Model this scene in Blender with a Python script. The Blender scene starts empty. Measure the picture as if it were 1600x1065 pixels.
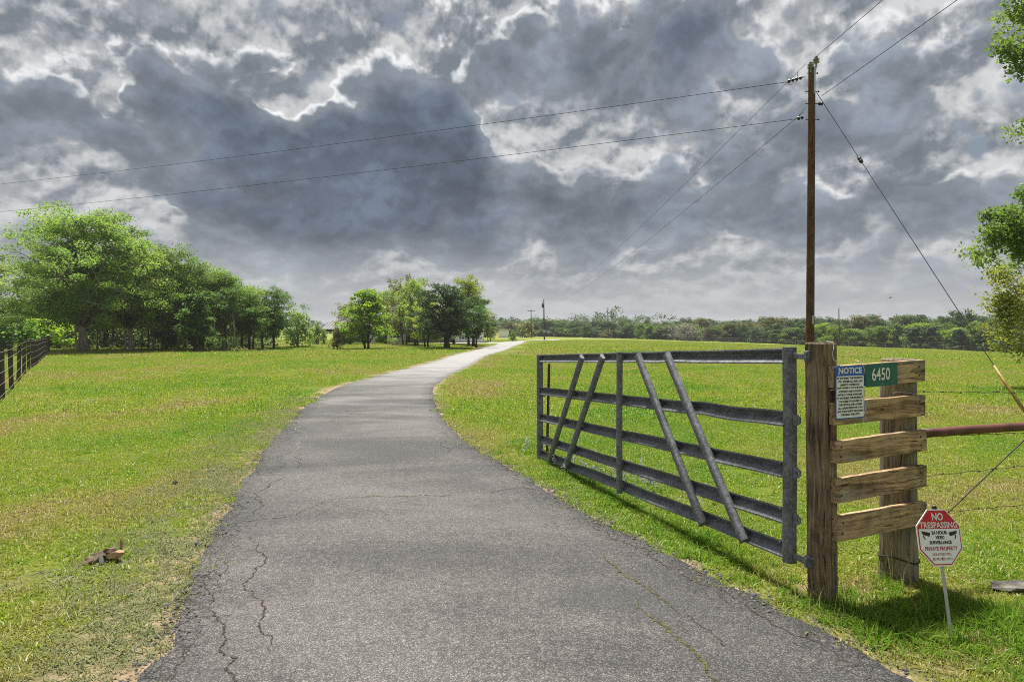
import bpy, math, random
import numpy as np
from mathutils import Vector, Matrix

R = math.radians
scene = bpy.context.scene
COL = scene.collection

# ------------------------------------------------------------------ camera
F = 1066.7            # focal length in pixels of the 1600 px wide photograph
HZ = 519.0            # eye level, in pixel rows
EYE = 1.65
cam_d = bpy.data.cameras.new('camera')
cam = bpy.data.objects.new('camera', cam_d)
COL.objects.link(cam)
cam_d.lens = 24.0
cam_d.sensor_width = 36.0
cam_d.shift_y = -(532.5 - HZ) / 1600.0
cam_d.clip_start = 0.05
cam_d.clip_end = 12000
cam.location = (0, 0, EYE)
cam.rotation_euler = (R(90), 0, 0)
scene.camera = cam

# ------------------------------------------------------------------ node helper
class NT:
    """small expression helper round a node tree"""
    def __init__(self, tree):
        self.t = tree
    def new(self, typ, **kw):
        n = self.t.nodes.new(typ)
        for k, v in kw.items():
            setattr(n, k, v)
        return n
    def put(self, sock, v):
        if isinstance(v, bpy.types.NodeSocket):
            self.t.links.new(v, sock)
        elif v is not None:
            if sock.type == 'RGBA' and len(v) == 3:
                v = (*v, 1.0)
            sock.default_value = v
    def m(self, op, a, b=None, c=None, clamp=False):
        n = self.new('ShaderNodeMath', operation=op, use_clamp=clamp)
        for i, v in enumerate((a, b, c)):
            if v is not None:
                self.put(n.inputs[i], v)
        return n.outputs[0]
    def add(self, a, b): return self.m('ADD', a, b)
    def sub(self, a, b): return self.m('SUBTRACT', a, b)
    def mul(self, a, b): return self.m('MULTIPLY', a, b)
    def mad(self, a, b, c): return self.m('MULTIPLY_ADD', a, b, c)
    def v(self, op, a, b=None, out=0):
        n = self.new('ShaderNodeVectorMath', operation=op)
        self.put(n.inputs[0], a)
        if b is not None:
            self.put(n.inputs[3] if op == 'SCALE' else n.inputs[1], b)
        return n.outputs[out]
    def comb(self, x, y, z):
        n = self.new('ShaderNodeCombineXYZ')
        for i, q in enumerate((x, y, z)):
            self.put(n.inputs[i], q)
        return n.outputs[0]
    def sep(self, vec):
        n = self.new('ShaderNodeSeparateXYZ')
        self.put(n.inputs[0], vec)
        return n.outputs
    def noise(self, vec, scale, detail=4.0, rough=0.5, dist=0.0, out='Fac', dim='3D'):
        n = self.new('ShaderNodeTexNoise', noise_dimensions=dim)
        self.put(n.inputs['Vector'], vec)
        n.inputs['Scale'].default_value = scale
        n.inputs['Detail'].default_value = detail
        n.inputs['Roughness'].default_value = rough
        n.inputs['Distortion'].default_value = dist
        return n.outputs[out]
    def voro(self, vec, scale, feature='F1', out='Distance', smooth=None, detail=0.0, dim='3D', rough=0.5):
        n = self.new('ShaderNodeTexVoronoi', feature=feature, voronoi_dimensions=dim)
        self.put(n.inputs['Vector'], vec)
        n.inputs['Scale'].default_value = scale
        n.inputs['Detail'].default_value = detail
        n.inputs['Roughness'].default_value = rough
        if smooth is not None and 'Smoothness' in n.inputs:
            n.inputs['Smoothness'].default_value = smooth
        return n.outputs[out]
    def ramp(self, fac, stops, interp='LINEAR'):
        n = self.new('ShaderNodeValToRGB')
        n.color_ramp.interpolation = interp
        e = n.color_ramp.elements
        while len(e) < len(stops):
            e.new(0.5)
        for el, (p, c) in zip(e, stops):
            el.position = p
            el.color = (*c, 1.0) if len(c) == 3 else c
        self.put(n.inputs[0], fac)
        return n.outputs[0]
    def sm(self, x, lo, hi, a=0.0, b=1.0):
        n = self.new('ShaderNodeMapRange', interpolation_type='SMOOTHSTEP')
        self.put(n.inputs[0], x)
        for i, q in enumerate((lo, hi, a, b)):
            n.inputs[i + 1].default_value = q
        return n.outputs[0]
    def mix(self, f, a, b, mode='MIX'):
        n = self.new('ShaderNodeMix', data_type='RGBA', blend_type=mode)
        self.put(n.inputs[0], f)
        self.put(n.inputs[6], a)
        self.put(n.inputs[7], b)
        return n.outputs[2]

# ------------------------------------------------------------------ sun and sky
SUN_EL = 70.0
SUN_AZ = -18.0                     # degrees from straight ahead (+Y), negative = to the left
sd = Vector((math.sin(R(SUN_AZ)) * math.cos(R(SUN_EL)), math.cos(R(SUN_AZ)) * math.cos(R(SUN_EL)), math.sin(R(SUN_EL))))
sun_d = bpy.data.lights.new('sun', 'SUN')
sun_d.energy = 4.4
sun_d.angle = R(6.0)
sun_d.color = (1.0, 0.95, 0.86)
sun = bpy.data.objects.new('sun', sun_d)
COL.objects.link(sun)
sun.rotation_euler = sd.to_track_quat('Z', 'Y').to_euler()
sun.location = (0, 0, 30)

CLOUD_MASSES = [
    (290, 245, 330, 95, .68), (560, 190, 190, 115, .56), (690, 190, 100, 100, .50), (600, 330, 170, 62, .60),
    (60, 150, 120, 60, .2), (395, 30, 130, 40, -.30), (240, 345, 120, 26, -.30), (470, 150, 60, 36, -.80), (160, 150, 50, 34, -.65), (60, 110, 60, 30, -.3),
    (1050, 95, 115, 66, .62), (870, 80, 90, 50, .35), (1040, 335, 215, 48, .70), (900, 255, 110, 60, -.30),
    (800, 190, 34, 60, -.42), (1440, 110, 130, 80, .34), (1420, 330, 120, 40, .35), (1320, 260, 70, 60, -.10),
    (1500, 215, 40, 60, -.35), (700, 400, 60, 22, .30), (430, 400, 50, 18, .25), (1250, 420, 90, 20, .22), (760, 30, 90, 40, -.25), (90, 255, 110, 30, -.35), (1180, 230, 120, 40, .25)]

def build_world():
    w = bpy.data.worlds.new('World')
    scene.world = w
    w.use_nodes = True
    t = w.node_tree
    t.nodes.clear()
    n = NT(t)
    d = n.new('ShaderNodeTexCoord').outputs['Generated']
    d = n.v('NORMALIZE', d)
    dx, dy, dz = n.sep(d)
    az = n.m('ARCTAN2', dx, dy)
    el = n.m('ARCSINE', dz)
    # cloud texture space: directions on the sphere, flattening towards the horizon (2-D textures keep it cheap)
    lift = n.m('POWER', n.m('MAXIMUM', dz, 0.0), 0.75)
    p = n.comb(n.add(az, 3.1), n.mad(lift, 1.25, 1.7), 0.0)
    warp = n.noise(p, 5.0, 4.0, 0.6, out='Color', dim='2D')
    warp = n.v('SUBTRACT', warp, (0.5, 0.5, 0.5))
    wx, wy, _ = n.sep(warp)
    azw = n.mad(wx, 0.26, az)
    elw = n.mad(wy, 0.17, el)
    # cloud masses standing where the photograph shows them: (px, py, half width, half height, amount)
    acc = up = None
    for (px, py, rx, ry, a) in CLOUD_MASSES:
        u, v = (px - 800) / F, (HZ - py) / F
        a0 = math.atan(u)
        e0 = math.atan(v * math.cos(a0))
        ra, re = rx / F * math.cos(a0) ** 2, ry / F * math.cos(a0)
        q1 = n.mad(azw, 1 / ra, -a0 / ra)
        q2 = n.mad(elw, 1 / re, -e0 / re)
        s = n.mad(q1, q1, n.mul(q2, q2))
        g = n.m('DIVIDE', a, n.mad(n.mul(s, s), 0.9, 1.0))
        acc = g if acc is None else n.add(g, acc)
        if a > 0.3:
            up = n.mul(g, q2) if up is None else n.mad(g, q2, up)
    def puffs(vec):
        """billowing height of the cloud: rounded heads on heads, over a soft broad swell"""
        q = n.v('ADD', vec, n.v('SCALE', warp, 0.05))
        v1 = n.voro(q, 9.0, detail=4.0, rough=0.52, dim='2D')
        x = n.noise(vec, 4.0, 8.0, 0.56, dim='2D')
        return n.mad(v1, -0.52, n.mul(x, 1.35))
    n0 = puffs(p)
    n1 = puffs(n.v('ADD', p, (-0.004, 0.016, 0.0)))
    lit = n.sub(n0, n1)                                # towards the sun the cloud is thinner: a lit crest
    T = n.add(n.sub(n0, 0.345), acc)
    # thin cloud glows, thick cloud goes slate blue-grey (scattered sunlight against self shadow)
    inside = n.sm(T, 0.03, 0.24)
    upper = n.sm(up, -0.15, 0.40)
    rim = n.mul(n.mul(n.sm(T, -0.08, 0.05), n.sm(T, 0.24, 0.05)), upper)
    soft = n.noise(n.v('ADD', p, (7.3, 2.1, 0.0)), 7.0, 7.0, 0.6, dim='2D')
    fine = n.sub(soft, n.noise(n.v('ADD', p, (7.296, 2.112, 0.0)), 7.0, 7.0, 0.6, dim='2D'))
    pk = n.add(n.mul(n.sm(lit, -0.13, 0.15), 0.72), n.add(n.mul(n.sm(soft, 0.30, 0.70), 0.28), n.mul(fine, 2.0)))
    pale = n.mix(n.m('MAXIMUM', n.m('MINIMUM', pk, 1.0), 0.0), (.19, .22, .262), (.66, .67, .68))
    dark = n.mix(n.sm(T, 0.24, 0.95), (.196, .226, .268), (.094, .121, .164))
    dark = n.v('SCALE', dark, n.mul(n.sm(lit, -0.14, 0.16, 0.88, 1.25), n.sm(soft, 0.32, 0.72, 0.86, 1.38)))
    cl = n.mix(inside, pale, dark)
    cl = n.v('ADD', cl, n.v('SCALE', (.32, .32, .318), n.mul(rim, n.sm(lit, -0.04, 0.10))))
    # blue showing through the gaps
    sky = n.new('ShaderNodeTexSky', sky_type='NISHITA', sun_disc=False)
    sky.sun_elevation = R(SUN_EL)
    sky.sun_rotation = R(SUN_AZ)
    sky.dust_density = 2.0
    skyc = n.mix(0.45, n.v('SCALE', sky.outputs[0], 0.06), (.34, .37, .41))
    col = n.mix(n.sm(T, -0.62, -0.30), skyc, cl)
    # low grey layer near the horizon
    veil = n.noise(n.comb(az, n.mul(el, 3.0), 0.3), 4.0, 3.0, 0.5, dim='2D')
    veilc = n.mix(n.sm(veil, 0.3, 0.7), (.40, .42, .445), (.49, .51, .53))
    col = n.mix(n.sm(el, 0.16, 0.01, 0.0, 0.88), col, veilc)
    col = n.mix(n.sm(el, 0.0, -0.05), col, (0.12, 0.14, 0.09))
    bg = n.new('ShaderNodeBackground')
    n.put(bg.inputs[0], n.v('SCALE', col, SKY_GAIN))
    bg.inputs[1].default_value = 0.1
    out = n.new('ShaderNodeOutputWorld')
    t.links.new(bg.outputs[0], out.inputs[0])
    w.cycles.sampling_method = 'NONE'

EXPOSURE = 1.0
SKY_GAIN = 10.0 / 2 ** EXPOSURE
build_world()
vs = scene.view_settings
vs.view_transform = 'Standard'
vs.look = 'None'
vs.exposure = EXPOSURE
vs.gamma = 1.0
vs.use_curve_mapping = False
scene.cycles.max_bounces = 8
scene.cycles.diffuse_bounces = 4
scene.cycles.transparent_max_bounces = 6
scene.cycles.use_denoising = False
scene.cycles.denoising_prefilter = 'ACCURATE'
scene.cycles.filter_width = 1.0

# ------------------------------------------------------------------ mesh helpers
def gp(px, py, h=0.0):
    """pixel on the ground (height h) -> world x, y"""
    d = F * (EYE - h) / (py - HZ)
    return ((px - 800) * d / F, d)

def at(px, py, d):
    return Vector(((px - 800) * d / F, d, EYE - (py - HZ) * d / F))

class MB:
    def __init__(self):
        self.v = []
        self.f = []
    def add(self, verts, faces):
        o = len(self.v)
        self.v.extend([tuple(p) for p in verts])
        self.f.extend([tuple(i + o for i in f) for f in faces])
    def box(self, c, ax, ay, az, chamfer=0.0):
        """box about c with half-axis vectors; edges chamfered when asked"""
        c, ax, ay, az = Vector(c), Vector(ax), Vector(ay), Vector(az)
        if chamfer <= 0:
            vs_ = [c + sx * ax + sy * ay + sz * az for sz in (-1, 1) for sy in (-1, 1) for sx in (-1, 1)]
            self.add(vs_, [(0, 2, 3, 1), (4, 5, 7, 6), (0, 1, 5, 4), (2, 6, 7, 3), (0, 4, 6, 2), (1, 3, 7, 5)])
            return
        lx, ly, lz = ax.length, ay.length, az.length
        ux, uy, uz = ax / lx, ay / ly, az / lz
        b = chamfer
        ring = []
        for z, ins in ((-lz, b), (-lz + b, 0), (lz - b, 0), (lz, b)):
            X, Y = lx - ins, ly - ins
            ring.append([c + ux * x + uy * y + uz * z for x, y in
                         ((-X + b, -Y), (X - b, -Y), (X, -Y + b), (X, Y - b), (X - b, Y), (-X + b, Y), (-X, Y - b), (-X, -Y + b))])
        self.loft(ring)
    def loft(self, rings, caps=True, closed=True):
        n = len(rings[0])
        o = len(self.v)
        for r in rings:
            self.v.extend([tuple(p) for p in r])
        m = n if closed else n - 1
        for k in range(len(rings) - 1):
            for i in range(m):
                j = (i + 1) % n
                self.f.append((o + k * n + i, o + k * n + j, o + (k + 1) * n + j, o + (k + 1) * n + i))
        if caps and closed:
            self.f.append(tuple(o + i for i in range(n - 1, -1, -1)))
            e = o + (len(rings) - 1) * n
            self.f.append(tuple(e + i for i in range(n)))
    def tube(self, pts, rad, n=8, caps=True):
        pts = [Vector(p) for p in pts]
        if not hasattr(rad, '__len__'):
            rad = [rad] * len(pts)
        rings = []
        ref = None
        for i, p in enumerate(pts):
            a = pts[max(i - 1, 0)]
            b = pts[min(i + 1, len(pts) - 1)]
            t = (b - a).normalized()
            if ref is None:
                ref = Vector((1, 0, 0)) if abs(t.x) < 0.8 else Vector((0, 1, 0))
            s = (ref - t * ref.dot(t)).normalized()
            ref = s
            u = t.cross(s)
            rings.append([p + (s * math.cos(q) + u * math.sin(q)) * rad[i] for q in (2 * math.pi * k / n for k in range(n))])
        self.loft(rings, caps)
    def sweep(self, pts, prof, side, upv=(0, 0, 1), caps=True):
        """profile [(u, v)] carried along pts; u along side, v along upv"""
        side, upv = Vector(side), Vector(upv)
        self.loft([[Vector(p) + side * u + upv * v for u, v in prof] for p in pts], caps)
    def lathe(self, base, axis, prof, n=12):
        """prof: [(radius, height)] about axis from base"""
        base, axis = Vector(base), Vector(axis).normalized()
        s = axis.orthogonal().normalized()
        u = axis.cross(s)
        self.loft([[base + axis * h + (s * math.cos(q) + u * math.sin(q)) * max(r, 1e-4) for q in (2 * math.pi * k / n for k in range(n))] for r, h in prof])
    def mesh(self, name, mat=None, smooth=False):
        me = bpy.data.meshes.new(name)
        me.from_pydata(self.v, [], self.f)
        if mat:
            me.materials.append(mat)
        if smooth:
            me.polygons.foreach_set('use_smooth', [True] * len(me.polygons))
        me.update()
        return me
    def build(self, name, mat=None, parent=None, smooth=False, loc=None):
        return obj(name, self.mesh(name, mat, smooth), parent, loc)

def obj(name, me, parent=None, loc=None):
    o = bpy.data.objects.new(name, me)
    COL.objects.link(o)
    if loc is not None:
        o.location = loc
    if parent is not None:
        o.parent = parent
        if loc is None:                     # geometry given in world coordinates: undo the parent's transform
            o.matrix_parent_inverse = world_matrix(parent).inverted()
    return o

def world_matrix(o):
    m = o.matrix_basis.copy()
    p = o
    while p.parent:
        m = p.parent.matrix_basis @ p.matrix_parent_inverse @ m
        p = p.parent
    return m

def thing(name, loc, label, cat, group=None, rz=0.0):
    o = bpy.data.objects.new(name, None)
    o.empty_display_size = 0.2
    COL.objects.link(o)
    o.location = loc
    o.rotation_euler = (0, 0, rz)
    return tag(o, label, cat, group)

def tag(o, label=None, cat=None, group=None, kind=None):
    if label: o['label'] = label
    if cat: o['category'] = cat
    if group: o['group'] = group
    if kind: o['kind'] = kind
    return o

def np_mesh(name, V, faces_flat, nper, mat=None, tint=None):
    """quick mesh from numpy: V (n,3), faces as an (m,nper) index array"""
    me = bpy.data.meshes.new(name)
    m = len(faces_flat)
    me.vertices.add(len(V))
    me.vertices.foreach_set('co', np.asarray(V, np.float32).ravel())
    me.loops.add(m * nper)
    me.loops.foreach_set('vertex_index', np.asarray(faces_flat, np.int32).ravel())
    me.polygons.add(m)
    me.polygons.foreach_set('loop_start', np.arange(0, m * nper, nper, dtype=np.int32))
    me.update(calc_edges=True)
    if tint is not None:
        a = me.attributes.new('tint', 'FLOAT', 'POINT')
        a.data.foreach_set('value', np.asarray(tint, np.float32).ravel())
    if mat:
        me.materials.append(mat)
    return me

# ------------------------------------------------------------------ materials
def mat_new(name):
    m = bpy.data.materials.new(name)
    m.use_nodes = True
    t = m.node_tree
    t.nodes.clear()
    n = NT(t)
    out = n.new('ShaderNodeOutputMaterial')
    return m, n, out

def principled(n, out, col, rough=0.6, metal=0.0, spec=0.5, bump=None, bstr=0.3, bdist=0.01):
    b = n.new('ShaderNodeBsdfPrincipled')
    n.put(b.inputs['Base Color'], col)
    n.put(b.inputs['Roughness'], rough)
    n.put(b.inputs['Metallic'], metal)
    b.inputs['Specular IOR Level'].default_value = spec
    if bump is not None:
        bp = n.new('ShaderNodeBump')
        bp.inputs['Strength'].default_value = bstr
        bp.inputs['Distance'].default_value = bdist
        n.put(bp.inputs['Height'], bump)
        n.t.links.new(bp.outputs[0], b.inputs['Normal'])
    n.t.links.new(b.outputs[0], out.inputs[0])
    return b

def wpos(n):
    return n.new('ShaderNodeNewGeometry').outputs['Position']

def ocoord(n):
    return n.new('ShaderNodeTexCoord').outputs['Object']

def plain(name, col, rough=0.6, metal=0.0, spec=0.4, var=0.15, scale=12.0):
    m, n, out = mat_new(name)
    f = n.noise(ocoord(n), scale, 4.0, 0.6)
    c = n.mix(n.sm(f, 0.3, 0.7), tuple(x * (1 - var) for x in col), tuple(min(1, x * (1 + var)) for x in col))
    principled(n, out, c, rough, metal, spec, bump=f, bstr=0.12)
    return m

def grass_colour(n, P):
    """colour of the sward from where it grows: lush, yellowing and dry patches"""
    x, y, z = n.sep(P)
    P2 = n.comb(x, n.mul(y, 0.75), 0.0)
    a = n.noise(P2, 0.16, 3.0, 0.55, dim='2D')
    b = n.noise(P2, 0.62, 4.0, 0.6, dim='2D')
    c = n.noise(P2, 4.2, 3.0, 0.6, dim='2D')
    f = n.add(n.mul(a, 0.75), n.mul(b, 0.55))
    f = n.mad(c, 0.32, f)
    col = n.ramp(f, [(0.56, (.128, .268, .015)), (0.73, (.208, .306, .024)), (0.86, (.275, .316, .050)), (0.95, (.305, .294, .088)), (1.0, (.322, .282, .122))])
    return col, f

def make_grass_mat():
    m, n, out = mat_new('grass_blades')
    col, f = grass_colour(n, wpos(n))
    t = n.new('ShaderNodeAttribute', attribute_name='tint').outputs['Fac']
    dry = n.mix(n.sm(t, 0.84, 0.97), col, (.40, .33, .15))
    col = n.v('SCALE', dry, n.sm(t, 0.0, 1.0, 0.80, 1.30))
    d = n.new('ShaderNodeBsdfDiffuse')
    n.put(d.inputs[0], col)
    tr = n.new('ShaderNodeBsdfTranslucent')
    n.put(tr.inputs[0], n.v('MULTIPLY', col, (1.15, 1.25, 0.7)))
    gl = n.new('ShaderNodeBsdfGlossy')
    gl.inputs['Roughness'].default_value = 0.45
    n.put(gl.inputs[0], (.5, .5, .45))
    s1 = n.new('ShaderNodeMixShader'); s1.inputs[0].default_value = 0.48
    s2 = n.new('ShaderNodeMixShader'); s2.inputs[0].default_value = 0.05
    L = n.t.links.new
    L(d.outputs[0], s1.inputs[1]); L(tr.outputs[0], s1.inputs[2])
    L(s1.outputs[0], s2.inputs[1]); L(gl.outputs[0], s2.inputs[2])
    L(s2.outputs[0], out.inputs[0])
    return m

def make_blade_mat(name, c1, c2):
    m, n, out = mat_new(name)
    t = n.new('ShaderNodeAttribute', attribute_name='tint').outputs['Fac']
    col = n.mix(t, c1, c2)
    d = n.new('ShaderNodeBsdfDiffuse'); n.put(d.inputs[0], col)
    tr = n.new('ShaderNodeBsdfTranslucent'); n.put(tr.inputs[0], n.v('MULTIPLY', col, (1.1, 1.2, 0.7)))
    s1 = n.new('ShaderNodeMixShader'); s1.inputs[0].default_value = 0.45
    L = n.t.links.new
    L(d.outputs[0], s1.inputs[1]); L(tr.outputs[0], s1.inputs[2]); L(s1.outputs[0], out.inputs[0])
    return m

def make_ground_mat():
    m, n, out = mat_new('field_ground')
    P = wpos(n)
    col, f = grass_colour(n, P)
    x, y, z = n.sep(P)
    fine = n.noise(P, 34.0, 5.0, 0.7)
    mid = n.noise(P, 6.0, 5.0, 0.65)
    g = n.v('SCALE', col, n.sm(fine, 0.25, 0.75, 0.26, 0.60))  # ground colour dimmed to stand in for the shade among grass blades
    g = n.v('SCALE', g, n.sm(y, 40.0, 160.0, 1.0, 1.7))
    verge = n.new('ShaderNodeAttribute', attribute_name='verge').outputs['Fac']
    soil = n.mix(n.sm(mid, 0.3, 0.7), (.185, .130, .078), (.33, .255, .165))
    soil = n.v('SCALE', soil, n.sm(fine, 0.2, 0.8, 0.65, 1.2))
    k = n.add(n.mul(verge, 0.85), n.mul(n.sub(mid, 0.5), 1.3))
    patch = n.noise(P, 0.9, 4.0, 0.62)
    k2 = n.sm(n.add(patch, n.mul(n.sub(mid, 0.5), 0.5)), 0.68, 0.80)
    g = n.mix(n.m('MAXIMUM', n.sm(k, 0.38, 0.72), n.mul(k2, 0.7)), g, soil)
    # the far pasture: mown streaks and paler seed heads
    far = n.noise(n.comb(n.mul(x, 0.05), n.mul(y, 0.22), 0.0), 1.0, 5.0, 0.65, dim='2D')
    g = n.mix(n.mul(n.sm(y, 30.0, 90.0), n.sm(far, 0.40, 0.75)), g, (.21, .205, .06))
    principled(n, out, g, 0.95, spec=0.15, bump=n.mad(fine, 0.5, mid), bstr=0.6, bdist=0.03)
    return m

def make_asphalt_mat():
    m, n, out = mat_new('worn_asphalt')
    P = wpos(n)
    x, y, z = n.sep(P)
    cells = n.voro(P, 190.0, out='Color')
    r, g_, b_ = n.sep(cells)
    grain = n.noise(P, 260.0, 2.0, 0.6)
    big = n.noise(n.comb(n.mul(x, 0.34), n.mul(y, 0.75), 0.0), 1.0, 4.0, 0.55, 0.4, dim='2D')
    mid = n.noise(P, 3.0, 5.0, 0.65)
    mott = n.noise(P, 22.0, 5.0, 0.68)
    worn = n.sm(n.add(n.add(n.mul(big, 0.75), n.mul(mid, 0.30)), n.mul(n.sub(mott, 0.5), 0.75)), 0.36, 0.76)
    base = n.mix(worn, (.042, .040, .040), (.108, .101, .097))
    stone = n.sm(r, 0.45, 1.0)
    c = n.mix(n.mul(stone, 0.75), n.v('SCALE', base, 0.62), n.mix(worn, (.17, .162, .158), (.30, .285, .272)))
    c = n.v('SCALE', c, n.sm(grain, 0.2, 0.8, 0.68, 1.35))
    # paler further up the drive
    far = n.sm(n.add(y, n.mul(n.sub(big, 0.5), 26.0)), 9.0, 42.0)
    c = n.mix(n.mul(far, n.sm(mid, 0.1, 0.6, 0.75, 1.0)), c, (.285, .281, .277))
    # darker irregular bands stretched across the drive
    st = n.noise(n.comb(n.mul(x, 0.22), n.mul(y, 0.55), 4.0), 1.3, 4.0, 0.6, 0.3)
    c = n.mix(n.sm(st, 0.56, 0.70, 0.0, 0.55), c, (.042, .042, .044))
    # fine crazing towards the broken edges
    edge = n.new('ShaderNodeAttribute', attribute_name='edge').outputs['Fac']
    wv = n.v('ADD', P, n.v('SCALE', n.noise(P, 5.0, 4.0, 0.6, out='Color'), 0.16))
    cr = n.voro(wv, 7.0, 'DISTANCE_TO_EDGE')
    cr2 = n.voro(wv, 17.0, 'DISTANCE_TO_EDGE')
    line = n.m('MAXIMUM', n.sm(cr, 0.022, 0.004), n.mul(n.sm(cr2, 0.05, 0.012), 0.7))
    msk = n.sm(n.add(edge, n.mul(n.sub(mid, 0.5), 1.3)), 0.62, 0.95)
    line = n.mul(line, msk)
    c = n.mix(n.mul(line, 0.85), c, (.016, .015, .014))
    h = n.sub(n.add(n.mul(stone, 0.5), n.mul(grain, 0.5)), n.mul(line, 3.0))
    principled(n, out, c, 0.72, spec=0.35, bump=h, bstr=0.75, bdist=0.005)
    return m

def make_wood_mat(name, pale, dark, axis='X', knots=True, grain=1.0):
    m, n, out = mat_new(name)
    P = ocoord(n)
    rnd = n.new('ShaderNodeObjectInfo').outputs['Random']
    P = n.v('ADD', P, n.comb(n.mul(rnd, 7.0), n.mul(rnd, 3.0), n.mul(rnd, 5.0)))
    sc = {'X': (1.8, 55, 55), 'Z': (48, 48, 1.8)}[axis]
    wob = n.v('SCALE', n.noise(P, 3.0, 3.0, 0.5, out='Color'), 0.055)
    Q = n.v('MULTIPLY', n.v('ADD', P, wob), sc)
    g = n.noise(Q, 1.0, 5.0, 0.6)
    g2 = n.noise(n.v('MULTIPLY', Q, (3, 3, 3)), 1.0, 3.0, 0.6)
    blot = n.noise(P, 5.5, 4.0, 0.6)
    f = n.sm(n.add(n.mul(g, 0.75), n.mul(blot, 0.45)), 0.40, 0.78)
    c = n.mix(f, dark, pale)
    c = n.v('SCALE', c, n.sm(g2, 0.25, 0.75, 1 - 0.38 * grain, 1.15))
    if knots:
        k = n.voro(n.v('MULTIPLY', P, (6.0, 11.0, 11.0) if axis == 'X' else (11.0, 11.0, 5.0)), 1.0)
        c = n.mix(n.sm(k, 0.16, 0.06, 0.0, 0.75), c, (.045, .025, .014))
    crack = n.sm(n.noise(n.v('MULTIPLY', Q, (0.6, 1.3, 1.3)), 1.0, 2.0, 0.5), 0.37, 0.30)
    grey = n.noise(n.v('MULTIPLY', P, (3.0, 7.0, 7.0) if axis == 'X' else (7.0, 7.0, 2.2)), 1.0, 5.0, 0.65)
    c = n.mix(n.sm(grey, 0.46, 0.70, 0.0, 0.55), c, tuple(0.5 * (dark[0] + pale[0]) * q for q in (.92, .86, .74)))
    c = n.mix(n.sm(n.noise(n.v('ADD', P, (4.0, 1.0, 2.0)), 3.2, 5.0, 0.7), 0.56, 0.70, 0.0, 0.6), c, tuple(q * 0.55 for q in dark))
    c = n.mix(n.mul(crack, 0.85), c, tuple(q * 0.2 for q in dark))
    principled(n, out, c, 0.86, spec=0.2, bump=n.sub(n.mad(g2, 0.4, g), n.mul(crack, 0.8)), bstr=0.6, bdist=0.006)
    return m

def make_galv_mat():
    m, n, out = mat_new('weathered_galvanised_steel')
    P = ocoord(n)
    a = n.voro(n.v('ADD', P, n.v('SCALE', n.noise(P, 30.0, 2.0, out='Color'), 0.03)), 60.0, out='Color')
    sp = n.sep(a)[0]
    st = n.noise(P, 7.0, 6.0, 0.7)
    st2 = n.noise(P, 40.0, 4.0, 0.7)
    c = n.mix(n.sm(n.add(n.mul(st, 0.7), n.mul(sp, 0.3)), 0.3, 0.75), (.098, .104, .114), (.225, .236, .255))
    c = n.mix(n.sm(st2, 0.58, 0.68, 0.0, 0.45), c, (.36, .37, .38))
    c = n.mix(n.sm(st, 0.62, 0.76, 0.0, 0.5), c, (.11, .075, .050))
    rough = n.sm(st, 0.3, 0.7, 0.50, 0.74)
    principled(n, out, c, rough, metal=0.25, spec=0.5, bump=st2, bstr=0.12, bdist=0.003)
    return m

def make_leaf_mat(name, c1, c2, trans=0.56, gloss=0.035):
    m, n, out = mat_new(name)
    t = n.new('ShaderNodeAttribute', attribute_name='tint').outputs['Fac']
    rnd = n.new('ShaderNodeObjectInfo').outputs['Random']
    P = ocoord(n)
    cl = n.noise(P, 0.5, 3.0, 0.6)
    col = n.mix(n.sm(n.add(n.mul(t, 0.6), n.mul(cl, 0.6)), 0.25, 0.85), c1, c2)
    col = n.v('SCALE', col, n.sm(rnd, 0.0, 1.0, 1.5, 2.05))
    d = n.new('ShaderNodeBsdfDiffuse'); n.put(d.inputs[0], col)
    tr = n.new('ShaderNodeBsdfTranslucent'); n.put(tr.inputs[0], n.v('MULTIPLY', col, (1.15, 1.2, 0.75)))
    gl = n.new('ShaderNodeBsdfGlossy'); gl.inputs['Roughness'].default_value = 0.5; n.put(gl.inputs[0], (.6, .6, .6))
    s1 = n.new('ShaderNodeMixShader'); s1.inputs[0].default_value = trans
    s2 = n.new('ShaderNodeMixShader'); s2.inputs[0].default_value = gloss
    L = n.t.links.new
    L(d.outputs[0], s1.inputs[1]); L(tr.outputs[0], s1.inputs[2])
    L(s1.outputs[0], s2.inputs[1]); L(gl.outputs[0], s2.inputs[2]); L(s2.outputs[0], out.inputs[0])
    return m

def make_bark_mat(name, c1, c2):
    m, n, out = mat_new(name)
    P = ocoord(n)
    g = n.noise(n.v('MULTIPLY', P, (9, 9, 1.8)), 1.0, 5.0, 0.65)
    c = n.mix(n.sm(g, 0.32, 0.68), c1, c2)
    principled(n, out, c, 0.92, spec=0.15, bump=g, bstr=0.7, bdist=0.03)
    return m

def flat(name, col, rough=0.45, spec=0.4, dirt=0.12):
    m, n, out = mat_new(name)
    f = n.noise(ocoord(n), 9.0, 5.0, 0.65)
    c = n.v('SCALE', col, n.sm(f, 0.3, 0.75, 1.0, 1.0 - dirt))
    principled(n, out, c, rough, spec=spec)
    return m

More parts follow.
